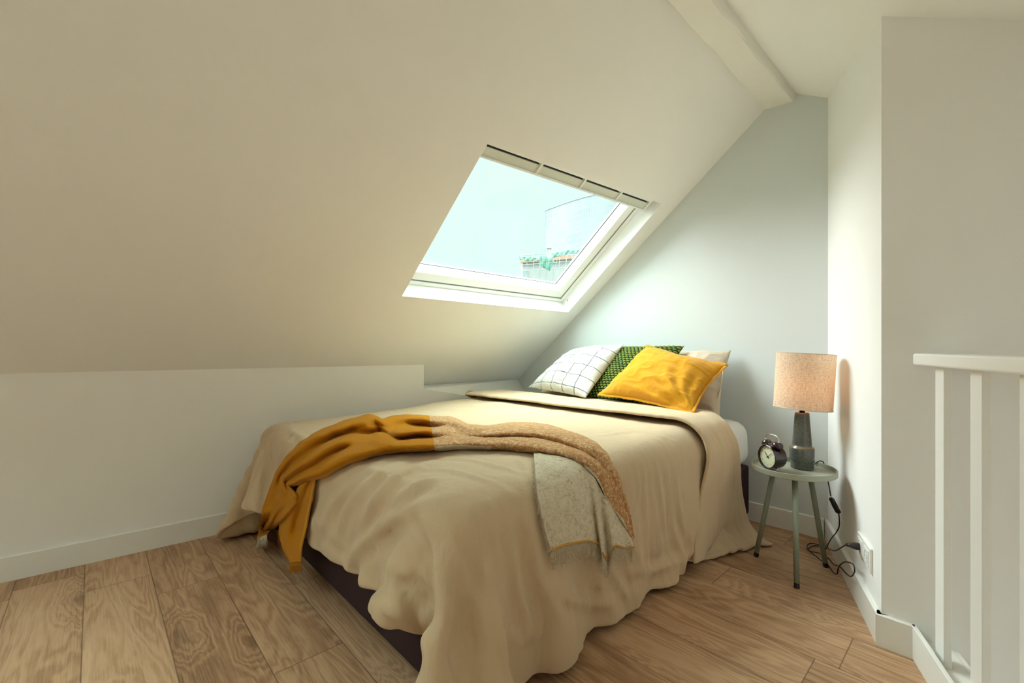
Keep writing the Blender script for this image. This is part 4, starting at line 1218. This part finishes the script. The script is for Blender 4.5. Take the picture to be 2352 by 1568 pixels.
# ------------------------------------------------------------ throw blanket
# control nets in metres: the gathered strip from the foot hang over the bed to the right-hand hang, and its hanging ends
STRIP = [[(0.548, 2.28, 0.058), (0.548, 2.263, 0.065), (0.548, 2.233, 0.079), (0.548, 2.211, 0.089), (0.548, 2.186, 0.099), (0.548, 2.156, 0.112), (0.548, 2.133, 0.123)], [(0.59, 2.434, 0.037), (0.596, 2.43, 0.038), (0.611, 2.439, 0.033), (0.62, 2.435, 0.033), (0.633, 2.438, 0.031), (0.644, 2.429, 0.032), (0.658, 2.439, 0.027)], [(0.592, 2.422, 0.079), (0.601, 2.418, 0.078), (0.619, 2.42, 0.073), (0.547, 2.092, 0.186), (0.556, 2.072, 0.189), (0.548, 1.978, 0.218), (0.558, 1.972, 0.217)], [(0.525, 2.125, 0.215), (0.532, 2.106, 0.219), (0.547, 2.083, 0.223), (0.543, 2.009, 0.245), (0.555, 1.98, 0.251), (0.539, 1.847, 0.292), (0.551, 1.834, 0.294)], [(0.533, 2.133, 0.243), (0.539, 2.1, 0.252), (0.55, 2.045, 0.266), (0.545, 1.948, 0.295), (0.547, 1.868, 0.317), (0.543, 1.768, 0.347), (0.557, 1.754, 0.349)], [(0.544, 2.128, 0.281), (0.542, 2.07, 0.295), (0.556, 2.034, 0.299), (0.549, 1.939, 0.323), (0.549, 1.858, 0.341), (0.543, 1.757, 0.367), (0.556, 1.744, 0.365)], [(0.557, 2.127, 0.318), (0.546, 2.046, 0.336), (0.551, 1.984, 0.343), (0.544, 1.891, 0.362), (0.551, 1.843, 0.366), (0.538, 1.733, 0.39), (0.554, 1.732, 0.383)], [(0.556, 2.068, 0.369), (0.543, 1.995, 0.383), (0.555, 1.977, 0.375), (0.543, 1.886, 0.39), (0.553, 1.87, 0.382), (0.537, 1.766, 0.401), (0.554, 1.781, 0.387)], [(0.557, 2.021, 0.417), (0.542, 1.949, 0.428), (0.557, 1.966, 0.408), (0.538, 1.868, 0.421), (0.556, 1.898, 0.399), (0.535, 1.797, 0.414), (0.56, 1.853, 0.386)], [(0.559, 1.958, 0.46), (0.539, 1.871, 0.472), (0.558, 1.895, 0.446), (0.535, 1.786, 0.459), (0.552, 1.809, 0.436), (0.536, 1.724, 0.443), (0.557, 1.763, 0.417)], [(0.565, 1.911, 0.498), (0.542, 1.815, 0.51), (0.558, 1.824, 0.484), (0.535, 1.717, 0.492), (0.555, 1.747, 0.465), (0.536, 1.653, 0.471), (0.561, 1.698, 0.44)], [(0.577, 1.873, 0.528), (0.553, 1.772, 0.539), (0.567, 1.766, 0.513), (0.542, 1.652, 0.521), (0.561, 1.671, 0.496), (0.541, 1.572, 0.5), (0.564, 1.604, 0.47)], [(0.598, 1.867, 0.552), (0.567, 1.742, 0.564), (0.58, 1.721, 0.539), (0.554, 1.605, 0.545), (0.572, 1.615, 0.52), (0.55, 1.507, 0.523), (0.571, 1.526, 0.496)], [(0.62, 1.86, 0.567), (0.582, 1.718, 0.581), (0.595, 1.702, 0.554), (0.566, 1.582, 0.561), (0.582, 1.589, 0.537), (0.558, 1.477, 0.539), (0.579, 1.497, 0.511)], [(0.652, 1.882, 0.577), (0.6, 1.705, 0.595), (0.615, 1.697, 0.567), (0.579, 1.564, 0.576), (0.595, 1.569, 0.551), (0.567, 1.454, 0.552), (0.588, 1.473, 0.526)], [(0.698, 1.93, 0.579), (0.622, 1.693, 0.606), (0.642, 1.698, 0.577), (0.596, 1.543, 0.59), (0.612, 1.547, 0.565), (0.581, 1.425, 0.567), (0.603, 1.447, 0.541)], [(0.758, 2.009, 0.576), (0.652, 1.7, 0.615), (0.68, 1.727, 0.582), (0.617, 1.534, 0.601), (0.637, 1.543, 0.575), (0.595, 1.4, 0.581), (0.618, 1.424, 0.555)], [(0.806, 2.038, 0.58), (0.685, 1.705, 0.621), (0.711, 1.719, 0.591), (0.66, 1.561, 0.601), (0.659, 1.518, 0.585), (0.616, 1.375, 0.591), (0.644, 1.407, 0.563)], [(0.86, 2.077, 0.584), (0.727, 1.728, 0.626), (0.746, 1.723, 0.598), (0.72, 1.625, 0.594), (0.683, 1.497, 0.594), (0.645, 1.37, 0.596), (0.678, 1.41, 0.566)], [(0.899, 2.082, 0.589), (0.763, 1.741, 0.629), (0.766, 1.701, 0.607), (0.768, 1.666, 0.588), (0.697, 1.47, 0.601), (0.668, 1.368, 0.597), (0.702, 1.407, 0.567)], [(0.954, 2.119, 0.589), (0.798, 1.748, 0.633), (0.788, 1.68, 0.614), (0.818, 1.705, 0.582), (0.712, 1.445, 0.608), (0.696, 1.375, 0.597), (0.726, 1.405, 0.568)], [(0.991, 2.138, 0.59), (0.828, 1.764, 0.634), (0.817, 1.695, 0.613), (0.84, 1.704, 0.583), (0.732, 1.449, 0.607), (0.709, 1.37, 0.598), (0.739, 1.398, 0.569)], [(1.03, 2.156, 0.59), (0.855, 1.769, 0.636), (0.851, 1.717, 0.61), (0.863, 1.704, 0.582), (0.754, 1.456, 0.605), (0.723, 1.365, 0.599), (0.752, 1.393, 0.569)], [(1.024, 2.076, 0.588), (0.865, 1.737, 0.63), (0.869, 1.703, 0.602), (0.857, 1.648, 0.586), (0.776, 1.461, 0.6), (0.733, 1.352, 0.6), (0.766, 1.389, 0.569)], [(1.022, 2.009, 0.584), (0.904, 1.76, 0.613), (0.898, 1.71, 0.591), (0.836, 1.564, 0.596), (0.811, 1.491, 0.589), (0.743, 1.34, 0.601), (0.781, 1.385, 0.569)], [(1.081, 2.074, 0.577), (0.981, 1.865, 0.597), (0.953, 1.772, 0.579), (0.824, 1.509, 0.609), (0.856, 1.542, 0.578), (0.752, 1.331, 0.603), (0.792, 1.377, 0.569)], [(1.123, 2.102, 0.576), (1.016, 1.885, 0.595), (0.982, 1.785, 0.578), (0.838, 1.502, 0.611), (0.882, 1.556, 0.575), (0.764, 1.324, 0.603), (0.801, 1.367, 0.57)], [(1.162, 2.094, 0.577), (1.042, 1.862, 0.598), (1.013, 1.778, 0.578), (0.867, 1.503, 0.61), (0.909, 1.554, 0.574), (0.779, 1.31, 0.604), (0.817, 1.355, 0.57)], [(1.202, 2.087, 0.578), (1.063, 1.83, 0.602), (1.047, 1.777, 0.577), (0.9, 1.51, 0.608), (0.932, 1.544, 0.575), (0.793, 1.294, 0.605), (0.833, 1.343, 0.57)], [(1.219, 2.037, 0.58), (1.063, 1.766, 0.608), (1.071, 1.758, 0.576), (0.921, 1.5, 0.607), (0.948, 1.528, 0.575), (0.805, 1.282, 0.606), (0.846, 1.336, 0.571)], [(1.238, 1.992, 0.58), (1.068, 1.71, 0.612), (1.094, 1.74, 0.576), (0.939, 1.484, 0.607), (0.961, 1.507, 0.577), (0.819, 1.274, 0.605), (0.859, 1.329, 0.572)], [(1.246, 1.945, 0.581), (1.081, 1.682, 0.61), (1.089, 1.685, 0.581), (0.956, 1.473, 0.604), (0.961, 1.474, 0.58), (0.833, 1.269, 0.604), (0.867, 1.317, 0.573)], [(1.253, 1.898, 0.583), (1.095, 1.655, 0.608), (1.083, 1.632, 0.586), (0.973, 1.462, 0.601), (0.962, 1.442, 0.583), (0.847, 1.265, 0.602), (0.876, 1.305, 0.573)], [(1.277, 1.862, 0.584), (1.123, 1.636, 0.607), (1.091, 1.585, 0.591), (1.001, 1.451, 0.598), (0.974, 1.409, 0.588), (0.874, 1.262, 0.601), (0.899, 1.295, 0.573)], [(1.296, 1.82, 0.587), (1.145, 1.607, 0.608), (1.102, 1.544, 0.594), (1.032, 1.444, 0.594), (0.985, 1.377, 0.592), (0.903, 1.259, 0.599), (0.923, 1.286, 0.573)], [(1.266, 1.71, 0.585), (1.126, 1.52, 0.607), (1.079, 1.457, 0.597), (1.039, 1.403, 0.59), (0.982, 1.327, 0.595), (0.926, 1.251, 0.596), (0.942, 1.272, 0.574)], [(1.238, 1.608, 0.583), (1.113, 1.447, 0.604), (1.065, 1.387, 0.598), (1.042, 1.359, 0.588), (0.982, 1.283, 0.598), (0.944, 1.234, 0.596), (0.963, 1.261, 0.573)], [(1.257, 1.57, 0.582), (1.127, 1.409, 0.604), (1.081, 1.353, 0.597), (1.068, 1.338, 0.586), (1.006, 1.26, 0.597), (0.97, 1.216, 0.594), (0.991, 1.243, 0.571)], [(1.272, 1.529, 0.582), (1.146, 1.377, 0.602), (1.094, 1.315, 0.598), (1.09, 1.31, 0.585), (1.031, 1.239, 0.595), (0.995, 1.196, 0.593), (1.018, 1.223, 0.569)], [(1.323, 1.52, 0.583), (1.189, 1.367, 0.602), (1.123, 1.291, 0.6), (1.125, 1.294, 0.585), (1.063, 1.224, 0.594), (1.023, 1.178, 0.592), (1.042, 1.2, 0.569)], [(1.371, 1.506, 0.585), (1.234, 1.356, 0.602), (1.156, 1.272, 0.601), (1.165, 1.283, 0.583), (1.096, 1.207, 0.594), (1.046, 1.154, 0.592), (1.065, 1.176, 0.568)], [(1.391, 1.477, 0.588), (1.257, 1.334, 0.602), (1.174, 1.246, 0.602), (1.182, 1.254, 0.585), (1.116, 1.183, 0.594), (1.064, 1.127, 0.592), (1.078, 1.142, 0.569)], [(1.417, 1.456, 0.589), (1.275, 1.307, 0.604), (1.192, 1.219, 0.604), (1.197, 1.223, 0.587), (1.129, 1.152, 0.595), (1.076, 1.095, 0.592), (1.091, 1.108, 0.569)], [(1.434, 1.424, 0.59), (1.286, 1.276, 0.605), (1.206, 1.195, 0.604), (1.208, 1.196, 0.587), (1.138, 1.126, 0.596), (1.081, 1.068, 0.593), (1.094, 1.08, 0.571)], [(1.447, 1.388, 0.592), (1.301, 1.248, 0.606), (1.22, 1.171, 0.605), (1.22, 1.171, 0.588), (1.147, 1.101, 0.596), (1.088, 1.045, 0.592), (1.102, 1.057, 0.57)], [(1.453, 1.357, 0.591), (1.301, 1.216, 0.606), (1.225, 1.145, 0.604), (1.224, 1.145, 0.587), (1.153, 1.079, 0.595), (1.092, 1.022, 0.592), (1.106, 1.036, 0.57)], [(1.454, 1.322, 0.59), (1.303, 1.186, 0.606), (1.227, 1.118, 0.605), (1.223, 1.115, 0.588), (1.15, 1.049, 0.596), (1.089, 0.995, 0.594), (1.108, 1.013, 0.571)], [(1.441, 1.273, 0.591), (1.297, 1.147, 0.607), (1.227, 1.086, 0.604), (1.223, 1.082, 0.587), (1.153, 1.02, 0.595), (1.09, 0.966, 0.594), (1.108, 0.982, 0.572)], [(1.434, 1.232, 0.591), (1.294, 1.112, 0.607), (1.224, 1.051, 0.604), (1.22, 1.048, 0.587), (1.148, 0.986, 0.596), (1.092, 0.938, 0.594), (1.112, 0.955, 0.572)], [(1.415, 1.181, 0.591), (1.283, 1.071, 0.607), (1.212, 1.011, 0.604), (1.208, 1.008, 0.587), (1.138, 0.949, 0.596), (1.093, 0.911, 0.592), (1.107, 0.923, 0.572)], [(1.4, 1.136, 0.59), (1.269, 1.03, 0.607), (1.201, 0.974, 0.603), (1.198, 0.971, 0.587), (1.133, 0.918, 0.595), (1.102, 0.891, 0.588), (1.113, 0.9, 0.568)], [(1.384, 1.093, 0.59), (1.257, 0.993, 0.606), (1.189, 0.941, 0.602), (1.184, 0.937, 0.587), (1.133, 0.897, 0.592), (1.106, 0.877, 0.583), (1.114, 0.884, 0.564)], [(1.372, 1.054, 0.589), (1.243, 0.957, 0.605), (1.184, 0.914, 0.599), (1.177, 0.91, 0.585), (1.139, 0.881, 0.587), (1.115, 0.865, 0.578), (1.12, 0.871, 0.559)], [(1.349, 1.01, 0.586), (1.224, 0.92, 0.603), (1.182, 0.893, 0.594), (1.175, 0.891, 0.581), (1.143, 0.869, 0.581), (1.12, 0.855, 0.571), (1.121, 0.86, 0.554)], [(1.321, 0.964, 0.585), (1.216, 0.893, 0.597), (1.186, 0.877, 0.586), (1.177, 0.875, 0.575), (1.149, 0.858, 0.574), (1.125, 0.845, 0.565), (1.124, 0.85, 0.548)], [(1.285, 0.917, 0.581), (1.212, 0.871, 0.587), (1.188, 0.861, 0.576), (1.18, 0.86, 0.565), (1.152, 0.844, 0.563), (1.128, 0.834, 0.554), (1.126, 0.838, 0.539)], [(1.27, 0.885, 0.571), (1.215, 0.853, 0.575), (1.194, 0.847, 0.564), (1.184, 0.846, 0.555), (1.156, 0.832, 0.552), (1.133, 0.823, 0.544), (1.131, 0.829, 0.53)], [(1.256, 0.861, 0.555), (1.213, 0.837, 0.558), (1.196, 0.834, 0.549), (1.185, 0.833, 0.541), (1.159, 0.822, 0.537), (1.137, 0.816, 0.529), (1.136, 0.823, 0.517)], [(1.251, 0.843, 0.537), (1.216, 0.825, 0.54), (1.201, 0.824, 0.532), (1.188, 0.823, 0.525), (1.165, 0.816, 0.521), (1.146, 0.812, 0.513), (1.144, 0.819, 0.502)], [(1.251, 0.828, 0.513), (1.22, 0.814, 0.516), (1.207, 0.815, 0.508), (1.194, 0.814, 0.503), (1.174, 0.81, 0.498), (1.156, 0.81, 0.49), (1.154, 0.816, 0.481)], [(1.262, 0.821, 0.485), (1.234, 0.809, 0.489), (1.221, 0.811, 0.482), (1.206, 0.81, 0.478), (1.187, 0.808, 0.473), (1.169, 0.809, 0.467), (1.165, 0.814, 0.46)], [(1.274, 0.819, 0.455), (1.249, 0.809, 0.459), (1.24, 0.812, 0.452), (1.223, 0.809, 0.45), (1.208, 0.809, 0.446), (1.194, 0.81, 0.441), (1.189, 0.815, 0.435)], [(1.287, 0.819, 0.423), (1.266, 0.809, 0.427), (1.258, 0.813, 0.422), (1.242, 0.81, 0.422), (1.228, 0.809, 0.42), (1.216, 0.81, 0.416), (1.212, 0.814, 0.411)], [(1.296, 0.817, 0.395), (1.277, 0.809, 0.399), (1.273, 0.813, 0.394), (1.259, 0.81, 0.394), (1.247, 0.809, 0.393), (1.238, 0.81, 0.39), (1.235, 0.814, 0.386)], [(1.308, 0.817, 0.365), (1.292, 0.809, 0.37), (1.289, 0.813, 0.365), (1.278, 0.811, 0.365), (1.269, 0.811, 0.365), (1.262, 0.811, 0.363), (1.258, 0.813, 0.36)], [(1.318, 0.818, 0.329), (1.305, 0.811, 0.334), (1.304, 0.814, 0.329), (1.298, 0.813, 0.329), (1.29, 0.812, 0.329), (1.286, 0.812, 0.327), (1.285, 0.815, 0.324)], [(1.327, 0.817, 0.294), (1.315, 0.81, 0.298), (1.318, 0.814, 0.294), (1.315, 0.814, 0.293), (1.31, 0.812, 0.293), (1.308, 0.812, 0.291), (1.309, 0.815, 0.288)]]
PANEL = [[(1.084, 1.049, 0.575), (0.979, 0.944, 0.572), (0.918, 0.881, 0.56), (0.896, 0.855, 0.536), (0.885, 0.837, 0.509), (0.887, 0.83, 0.476), (0.896, 0.829, 0.441), (0.905, 0.825, 0.406), (0.912, 0.819, 0.372)], [(1.086, 1.002, 0.578), (0.989, 0.909, 0.576), (0.953, 0.87, 0.556), (0.932, 0.845, 0.533), (0.922, 0.829, 0.507), (0.924, 0.821, 0.477), (0.933, 0.819, 0.444), (0.94, 0.815, 0.411), (0.947, 0.809, 0.379)], [(1.086, 0.927, 0.582), (1.03, 0.875, 0.568), (1.001, 0.847, 0.547), (0.985, 0.828, 0.524), (0.978, 0.817, 0.497), (0.98, 0.812, 0.468), (0.986, 0.81, 0.436), (0.993, 0.808, 0.404), (0.998, 0.804, 0.373)], [(1.1, 0.877, 0.572), (1.069, 0.848, 0.553), (1.05, 0.829, 0.531), (1.04, 0.816, 0.507), (1.036, 0.809, 0.481), (1.039, 0.806, 0.452), (1.044, 0.804, 0.422), (1.051, 0.804, 0.392), (1.058, 0.804, 0.361)], [(1.118, 0.858, 0.551), (1.101, 0.838, 0.529), (1.094, 0.826, 0.504), (1.096, 0.821, 0.476), (1.103, 0.82, 0.446), (1.112, 0.82, 0.415), (1.121, 0.82, 0.384), (1.131, 0.821, 0.352), (1.139, 0.82, 0.321)], [(1.121, 0.831, 0.533), (1.11, 0.819, 0.508), (1.105, 0.811, 0.481), (1.107, 0.807, 0.452), (1.111, 0.806, 0.422), (1.114, 0.804, 0.392), (1.119, 0.803, 0.361), (1.124, 0.803, 0.33), (1.129, 0.801, 0.299)], [(1.146, 0.827, 0.498), (1.147, 0.823, 0.47), (1.152, 0.823, 0.441), (1.158, 0.823, 0.411), (1.165, 0.823, 0.38), (1.172, 0.824, 0.35), (1.177, 0.823, 0.32), (1.183, 0.823, 0.29), (1.189, 0.823, 0.259)], [(1.171, 0.813, 0.452), (1.172, 0.811, 0.434), (1.172, 0.808, 0.417), (1.173, 0.806, 0.399), (1.173, 0.803, 0.382), (1.174, 0.801, 0.365), (1.175, 0.798, 0.347), (1.176, 0.796, 0.329), (1.178, 0.794, 0.312)], [(1.241, 0.82, 0.383), (1.245, 0.82, 0.369), (1.248, 0.819, 0.356), (1.251, 0.818, 0.342), (1.254, 0.817, 0.329), (1.256, 0.816, 0.315), (1.26, 0.815, 0.302), (1.264, 0.815, 0.287), (1.268, 0.815, 0.273)], [(1.303, 0.814, 0.302), (1.302, 0.812, 0.298), (1.301, 0.809, 0.295), (1.299, 0.807, 0.291), (1.299, 0.805, 0.287), (1.298, 0.802, 0.284), (1.296, 0.8, 0.28), (1.295, 0.797, 0.277), (1.293, 0.795, 0.273)]]
UNDER = [[(0.556, 1.731, 0.427), (0.55, 1.659, 0.451), (0.564, 1.652, 0.456), (0.561, 1.593, 0.475)], [(0.559, 1.85, 0.336), (0.552, 1.743, 0.372), (0.565, 1.705, 0.386), (0.561, 1.615, 0.417)], [(0.561, 1.983, 0.222), (0.55, 1.827, 0.28), (0.571, 1.784, 0.297), (0.56, 1.647, 0.348)], [(0.548, 1.948, 0.177), (0.549, 1.845, 0.213), (0.569, 1.809, 0.223), (0.556, 1.675, 0.271)], [(0.548, 1.898, 0.135), (0.548, 1.824, 0.161), (0.548, 1.754, 0.186), (0.548, 1.687, 0.21)], [(0.548, 1.813, 0.113), (0.548, 1.773, 0.128), (0.548, 1.734, 0.143), (0.548, 1.696, 0.157)]]
def throw_mat(name, mode):
    t = NT(name)
    tc = t.n('TexCoord'); sp = t.n('SeparateXYZ', {0: (tc, 'UV')})
    n1 = t.noise((tc, 'Object'), 520, 3, .65)
    n2 = t.noise((tc, 'Object'), 62, 4, .6)
    n3 = t.noise((tc, 'Object'), 150, 3, .7)
    must = t.mix((n3, 'Fac'), (.56, .225, .008), (.40, .148, .005))
    band = t.math('GREATER_THAN', (sp, 'Y'), .93)
    must = t.mix(t.math('MULTIPLY', band, .45), must, (.62, .31, .06))
    f = t.math('ADD', t.math('MULTIPLY', (n2, 'Fac'), .55), t.math('MULTIPLY', (n3, 'Fac'), .75))
    tan = t.ramp(f, [(.52, (.40, .185, .065)), (.66, (.53, .285, .125)), (.80, (.72, .54, .36))])
    cream = t.ramp(f, [(.48, (.47, .385, .265)), (.62, (.66, .57, .42)), (.85, (.74, .66, .51))])
    if mode == 'strip':
        edge = t.math('GREATER_THAN', (sp, 'X'), t.math('MULTIPLY_ADD', (n2, 'Fac'), .004, .468))
        lip = t.math('MULTIPLY', t.math('GREATER_THAN', (sp, 'Y'), .86), t.math('LESS_THAN', (sp, 'X'), .585))
        lip2 = t.math('MULTIPLY', t.math('GREATER_THAN', (sp, 'Y'), .90), t.math('GREATER_THAN', (sp, 'X'), .80))
        c = t.mix(t.math('MAXIMUM', lip, lip2), (tan, 0), (cream, 0))
        c = t.mix(edge, must, c)
    elif mode == 'cream':
        c = (cream, 0)
    else:
        c = must
    h = t.math('ADD', t.math('MULTIPLY', (n1, 'Fac'), .6), t.math('MULTIPLY', (n2, 'Fac'), 1.0))
    p = t.n('BsdfPrincipled', {'Base Color': c, 'Roughness': 1.0, 'Specular IOR Level': .05, 'Sheen Weight': .12, 'Sheen Roughness': .5, 'Normal': t.bump(h, .45, .006)})
    t.set(p, 'Sheen Tint', (1.0, .80, .55))
    return t.surf(p)
M['throw'] = throw_mat('brushed_wool_throw', 'strip')
M['cream'] = throw_mat('cream_wool_reverse', 'cream')
M['wool'] = throw_mat('mustard_wool', 'plain')
thr = tag(empty('throw_blanket', (1.0, 1.5, .60)), 'brushed wool throw, half mustard and half tan, laid across the bed with fringed ends hanging', 'throw')
def net_surface(net, nu, nv_):
    A = catmull(np.array(net, float), nu)
    return catmull(A.transpose(1, 0, 2), nv_).transpose(1, 0, 2)
def fuzz(P, seed, a=.0016):
    N_ = vertex_normals(P) if P.shape[0] > 6 else None
    w = a * smooth_noise(P.shape[:2], (max(4, P.shape[0] // 4), max(3, P.shape[1] // 4)), seed)
    return P + N_ * w[..., None]
def cloth_part(name, P, mat, uv=None, thick=.006):
    o = obj(name, grid_mesh(name, P, uv), mat, thr, smooth=True)
    so = o.modifiers.new('thickness', 'SOLIDIFY'); so.thickness = thick; so.offset = 0
    return o
SP = fuzz(net_surface(STRIP, 240, 60), 71)
cloth_part('blanket_cloth', SP, M['throw'])
PP = fuzz(net_surface(PANEL, 110, 70), 72, .001)
cloth_part('hanging_end', PP, M['cream'], thick=.004)
UP = fuzz(net_surface(UNDER, 60, 30), 73, .001)
cloth_part('hanging_end', UP, M['wool'], thick=.005)
bott = [Vector(p) for p in PP[:, -1]]
obj('hem_stitch', tube([p + V(-.0005, -.0035, .004) for p in bott], .0026, 6), simple('mustard_stitching', (.62, .30, .03), .9), thr, smooth=True)
def fringe(name, pts, length, n, mat, seed, spread=.004, r=.0008, out=V(0, 0, 0), down=V(0, 0, -1)):
    rg = random.Random(seed)
    bm = bmesh.new()
    for k in range(n):
        f = (k + rg.uniform(-.3, .3)) / n * (len(pts) - 1)
        i = max(0, min(int(f), len(pts) - 2)); fr = min(1, max(0, f - i))
        p = Vector(pts[i]).lerp(Vector(pts[i + 1]), fr)
        L = length * rg.uniform(.75, 1.15)
        a = rg.uniform(0, 6.28)
        tw = V(math.cos(a), math.sin(a), 0)
        sway = out * rg.uniform(.5, 1.2) + V(rg.uniform(-1, 1), rg.uniform(-.4, .2), 0) * spread * 2
        line = []
        for j in range(6):
            g = j / 5
            line.append(p + down * L * g + sway * g * g + tw * (spread * .5 * math.sin(g * 5 + a) * g))
        add_tube(bm, line, [r, r, r, r * .9, r * .8, r * .5], 4)
    return obj(name, bm, mat, thr, smooth=True)
fringe('fringe', bott, .050, 190, M['cream'], 5, .006)
left_edge = [Vector(p) for p in PP[0, 4:]]
fringe('frayed_edge', left_edge, .010, 120, M['cream'], 6, .003, .0007, V(0, 0, 0), V(-.75, -.05, -.25).normalized())
low = [Vector(p) for p in SP[0, :]]
fringe('fringe', low, .042, 70, M['cream'], 7, .005)
lu = [Vector(p) for p in UP[-1, :]]
fringe('fringe', lu, .040, 60, M['wool'], 8, .004)
fringe('frayed_edge', [Vector(p) for p in UP[30:, 0]], .016, 60, M['wool'], 9, .003, .0008, V(0, 0, 0), V(0, .55, -.8).normalized())
SKY_LOW, SKY_HIGH, EXPO = 0.95, 16.0, 0.15
SUNS = [('overcast_daylight', (.25, -.84, -.50), 7.5, 60, (.98, .995, 1.0))]
# ---------------------------------------------------------- light and camera
w = bpy.data.worlds.new('overcast_sky'); SC.world = w; w.use_nodes = True
nt = w.node_tree; nt.nodes.clear()
wo = nt.nodes.new('ShaderNodeOutputWorld'); bg = nt.nodes.new('ShaderNodeBackground')
geo = nt.nodes.new('ShaderNodeTexCoord'); sx = nt.nodes.new('ShaderNodeSeparateXYZ')
nt.links.new(geo.outputs['Generated'], sx.inputs[0])
mr = nt.nodes.new('ShaderNodeMapRange')
mr.inputs['From Min'].default_value = .42; mr.inputs['From Max'].default_value = .95
mr.inputs['To Min'].default_value = SKY_LOW; mr.inputs['To Max'].default_value = SKY_HIGH
nt.links.new(sx.outputs['Z'], mr.inputs['Value'])
bg.inputs['Color'].default_value = (.76, .965, .92, 1)
nt.links.new(mr.outputs[0], bg.inputs['Strength'])
nt.links.new(bg.outputs[0], wo.inputs[0])

def sun(name, direction, strength, angle, col):
    l = bpy.data.lights.new(name, 'SUN'); l.energy = strength; l.angle = math.radians(angle); l.color = col
    o = bpy.data.objects.new(name, l); COL.objects.link(o)
    o.rotation_euler = Vector(direction).to_track_quat('-Z', 'Y').to_euler()
    return o
for nm, d, s, a, c in SUNS:
    sun(nm, d, s, a, c)

cam = bpy.data.cameras.new('camera'); co = bpy.data.objects.new('camera', cam); COL.objects.link(co)
cam.sensor_width = 36; cam.sensor_fit = 'HORIZONTAL'
cam.lens = 36 * 1026 / 2352
cam.shift_y = 14 / 2352
cam.clip_start = .02; cam.clip_end = 1000
yaw = math.atan(1094 / 1026)
fw = V(math.cos(yaw), math.sin(yaw), 0)
co.location = (0, 0, .93)
co.rotation_euler = fw.to_track_quat('-Z', 'Y').to_euler()
SC.camera = co
SC.view_settings.view_transform = 'Standard'
SC.view_settings.look = 'None'
SC.view_settings.exposure = EXPO
SC.view_settings.gamma = 1
SC.view_settings.use_curve_mapping = False
SC.cycles.use_denoising = True
SC.cycles.max_bounces = 7
SC.cycles.diffuse_bounces = 5
SC.cycles.transparent_max_bounces = 16
SC.cycles.use_adaptive_sampling = True
SC.cycles.adaptive_threshold = .06
SC.cycles.adaptive_min_samples = 20
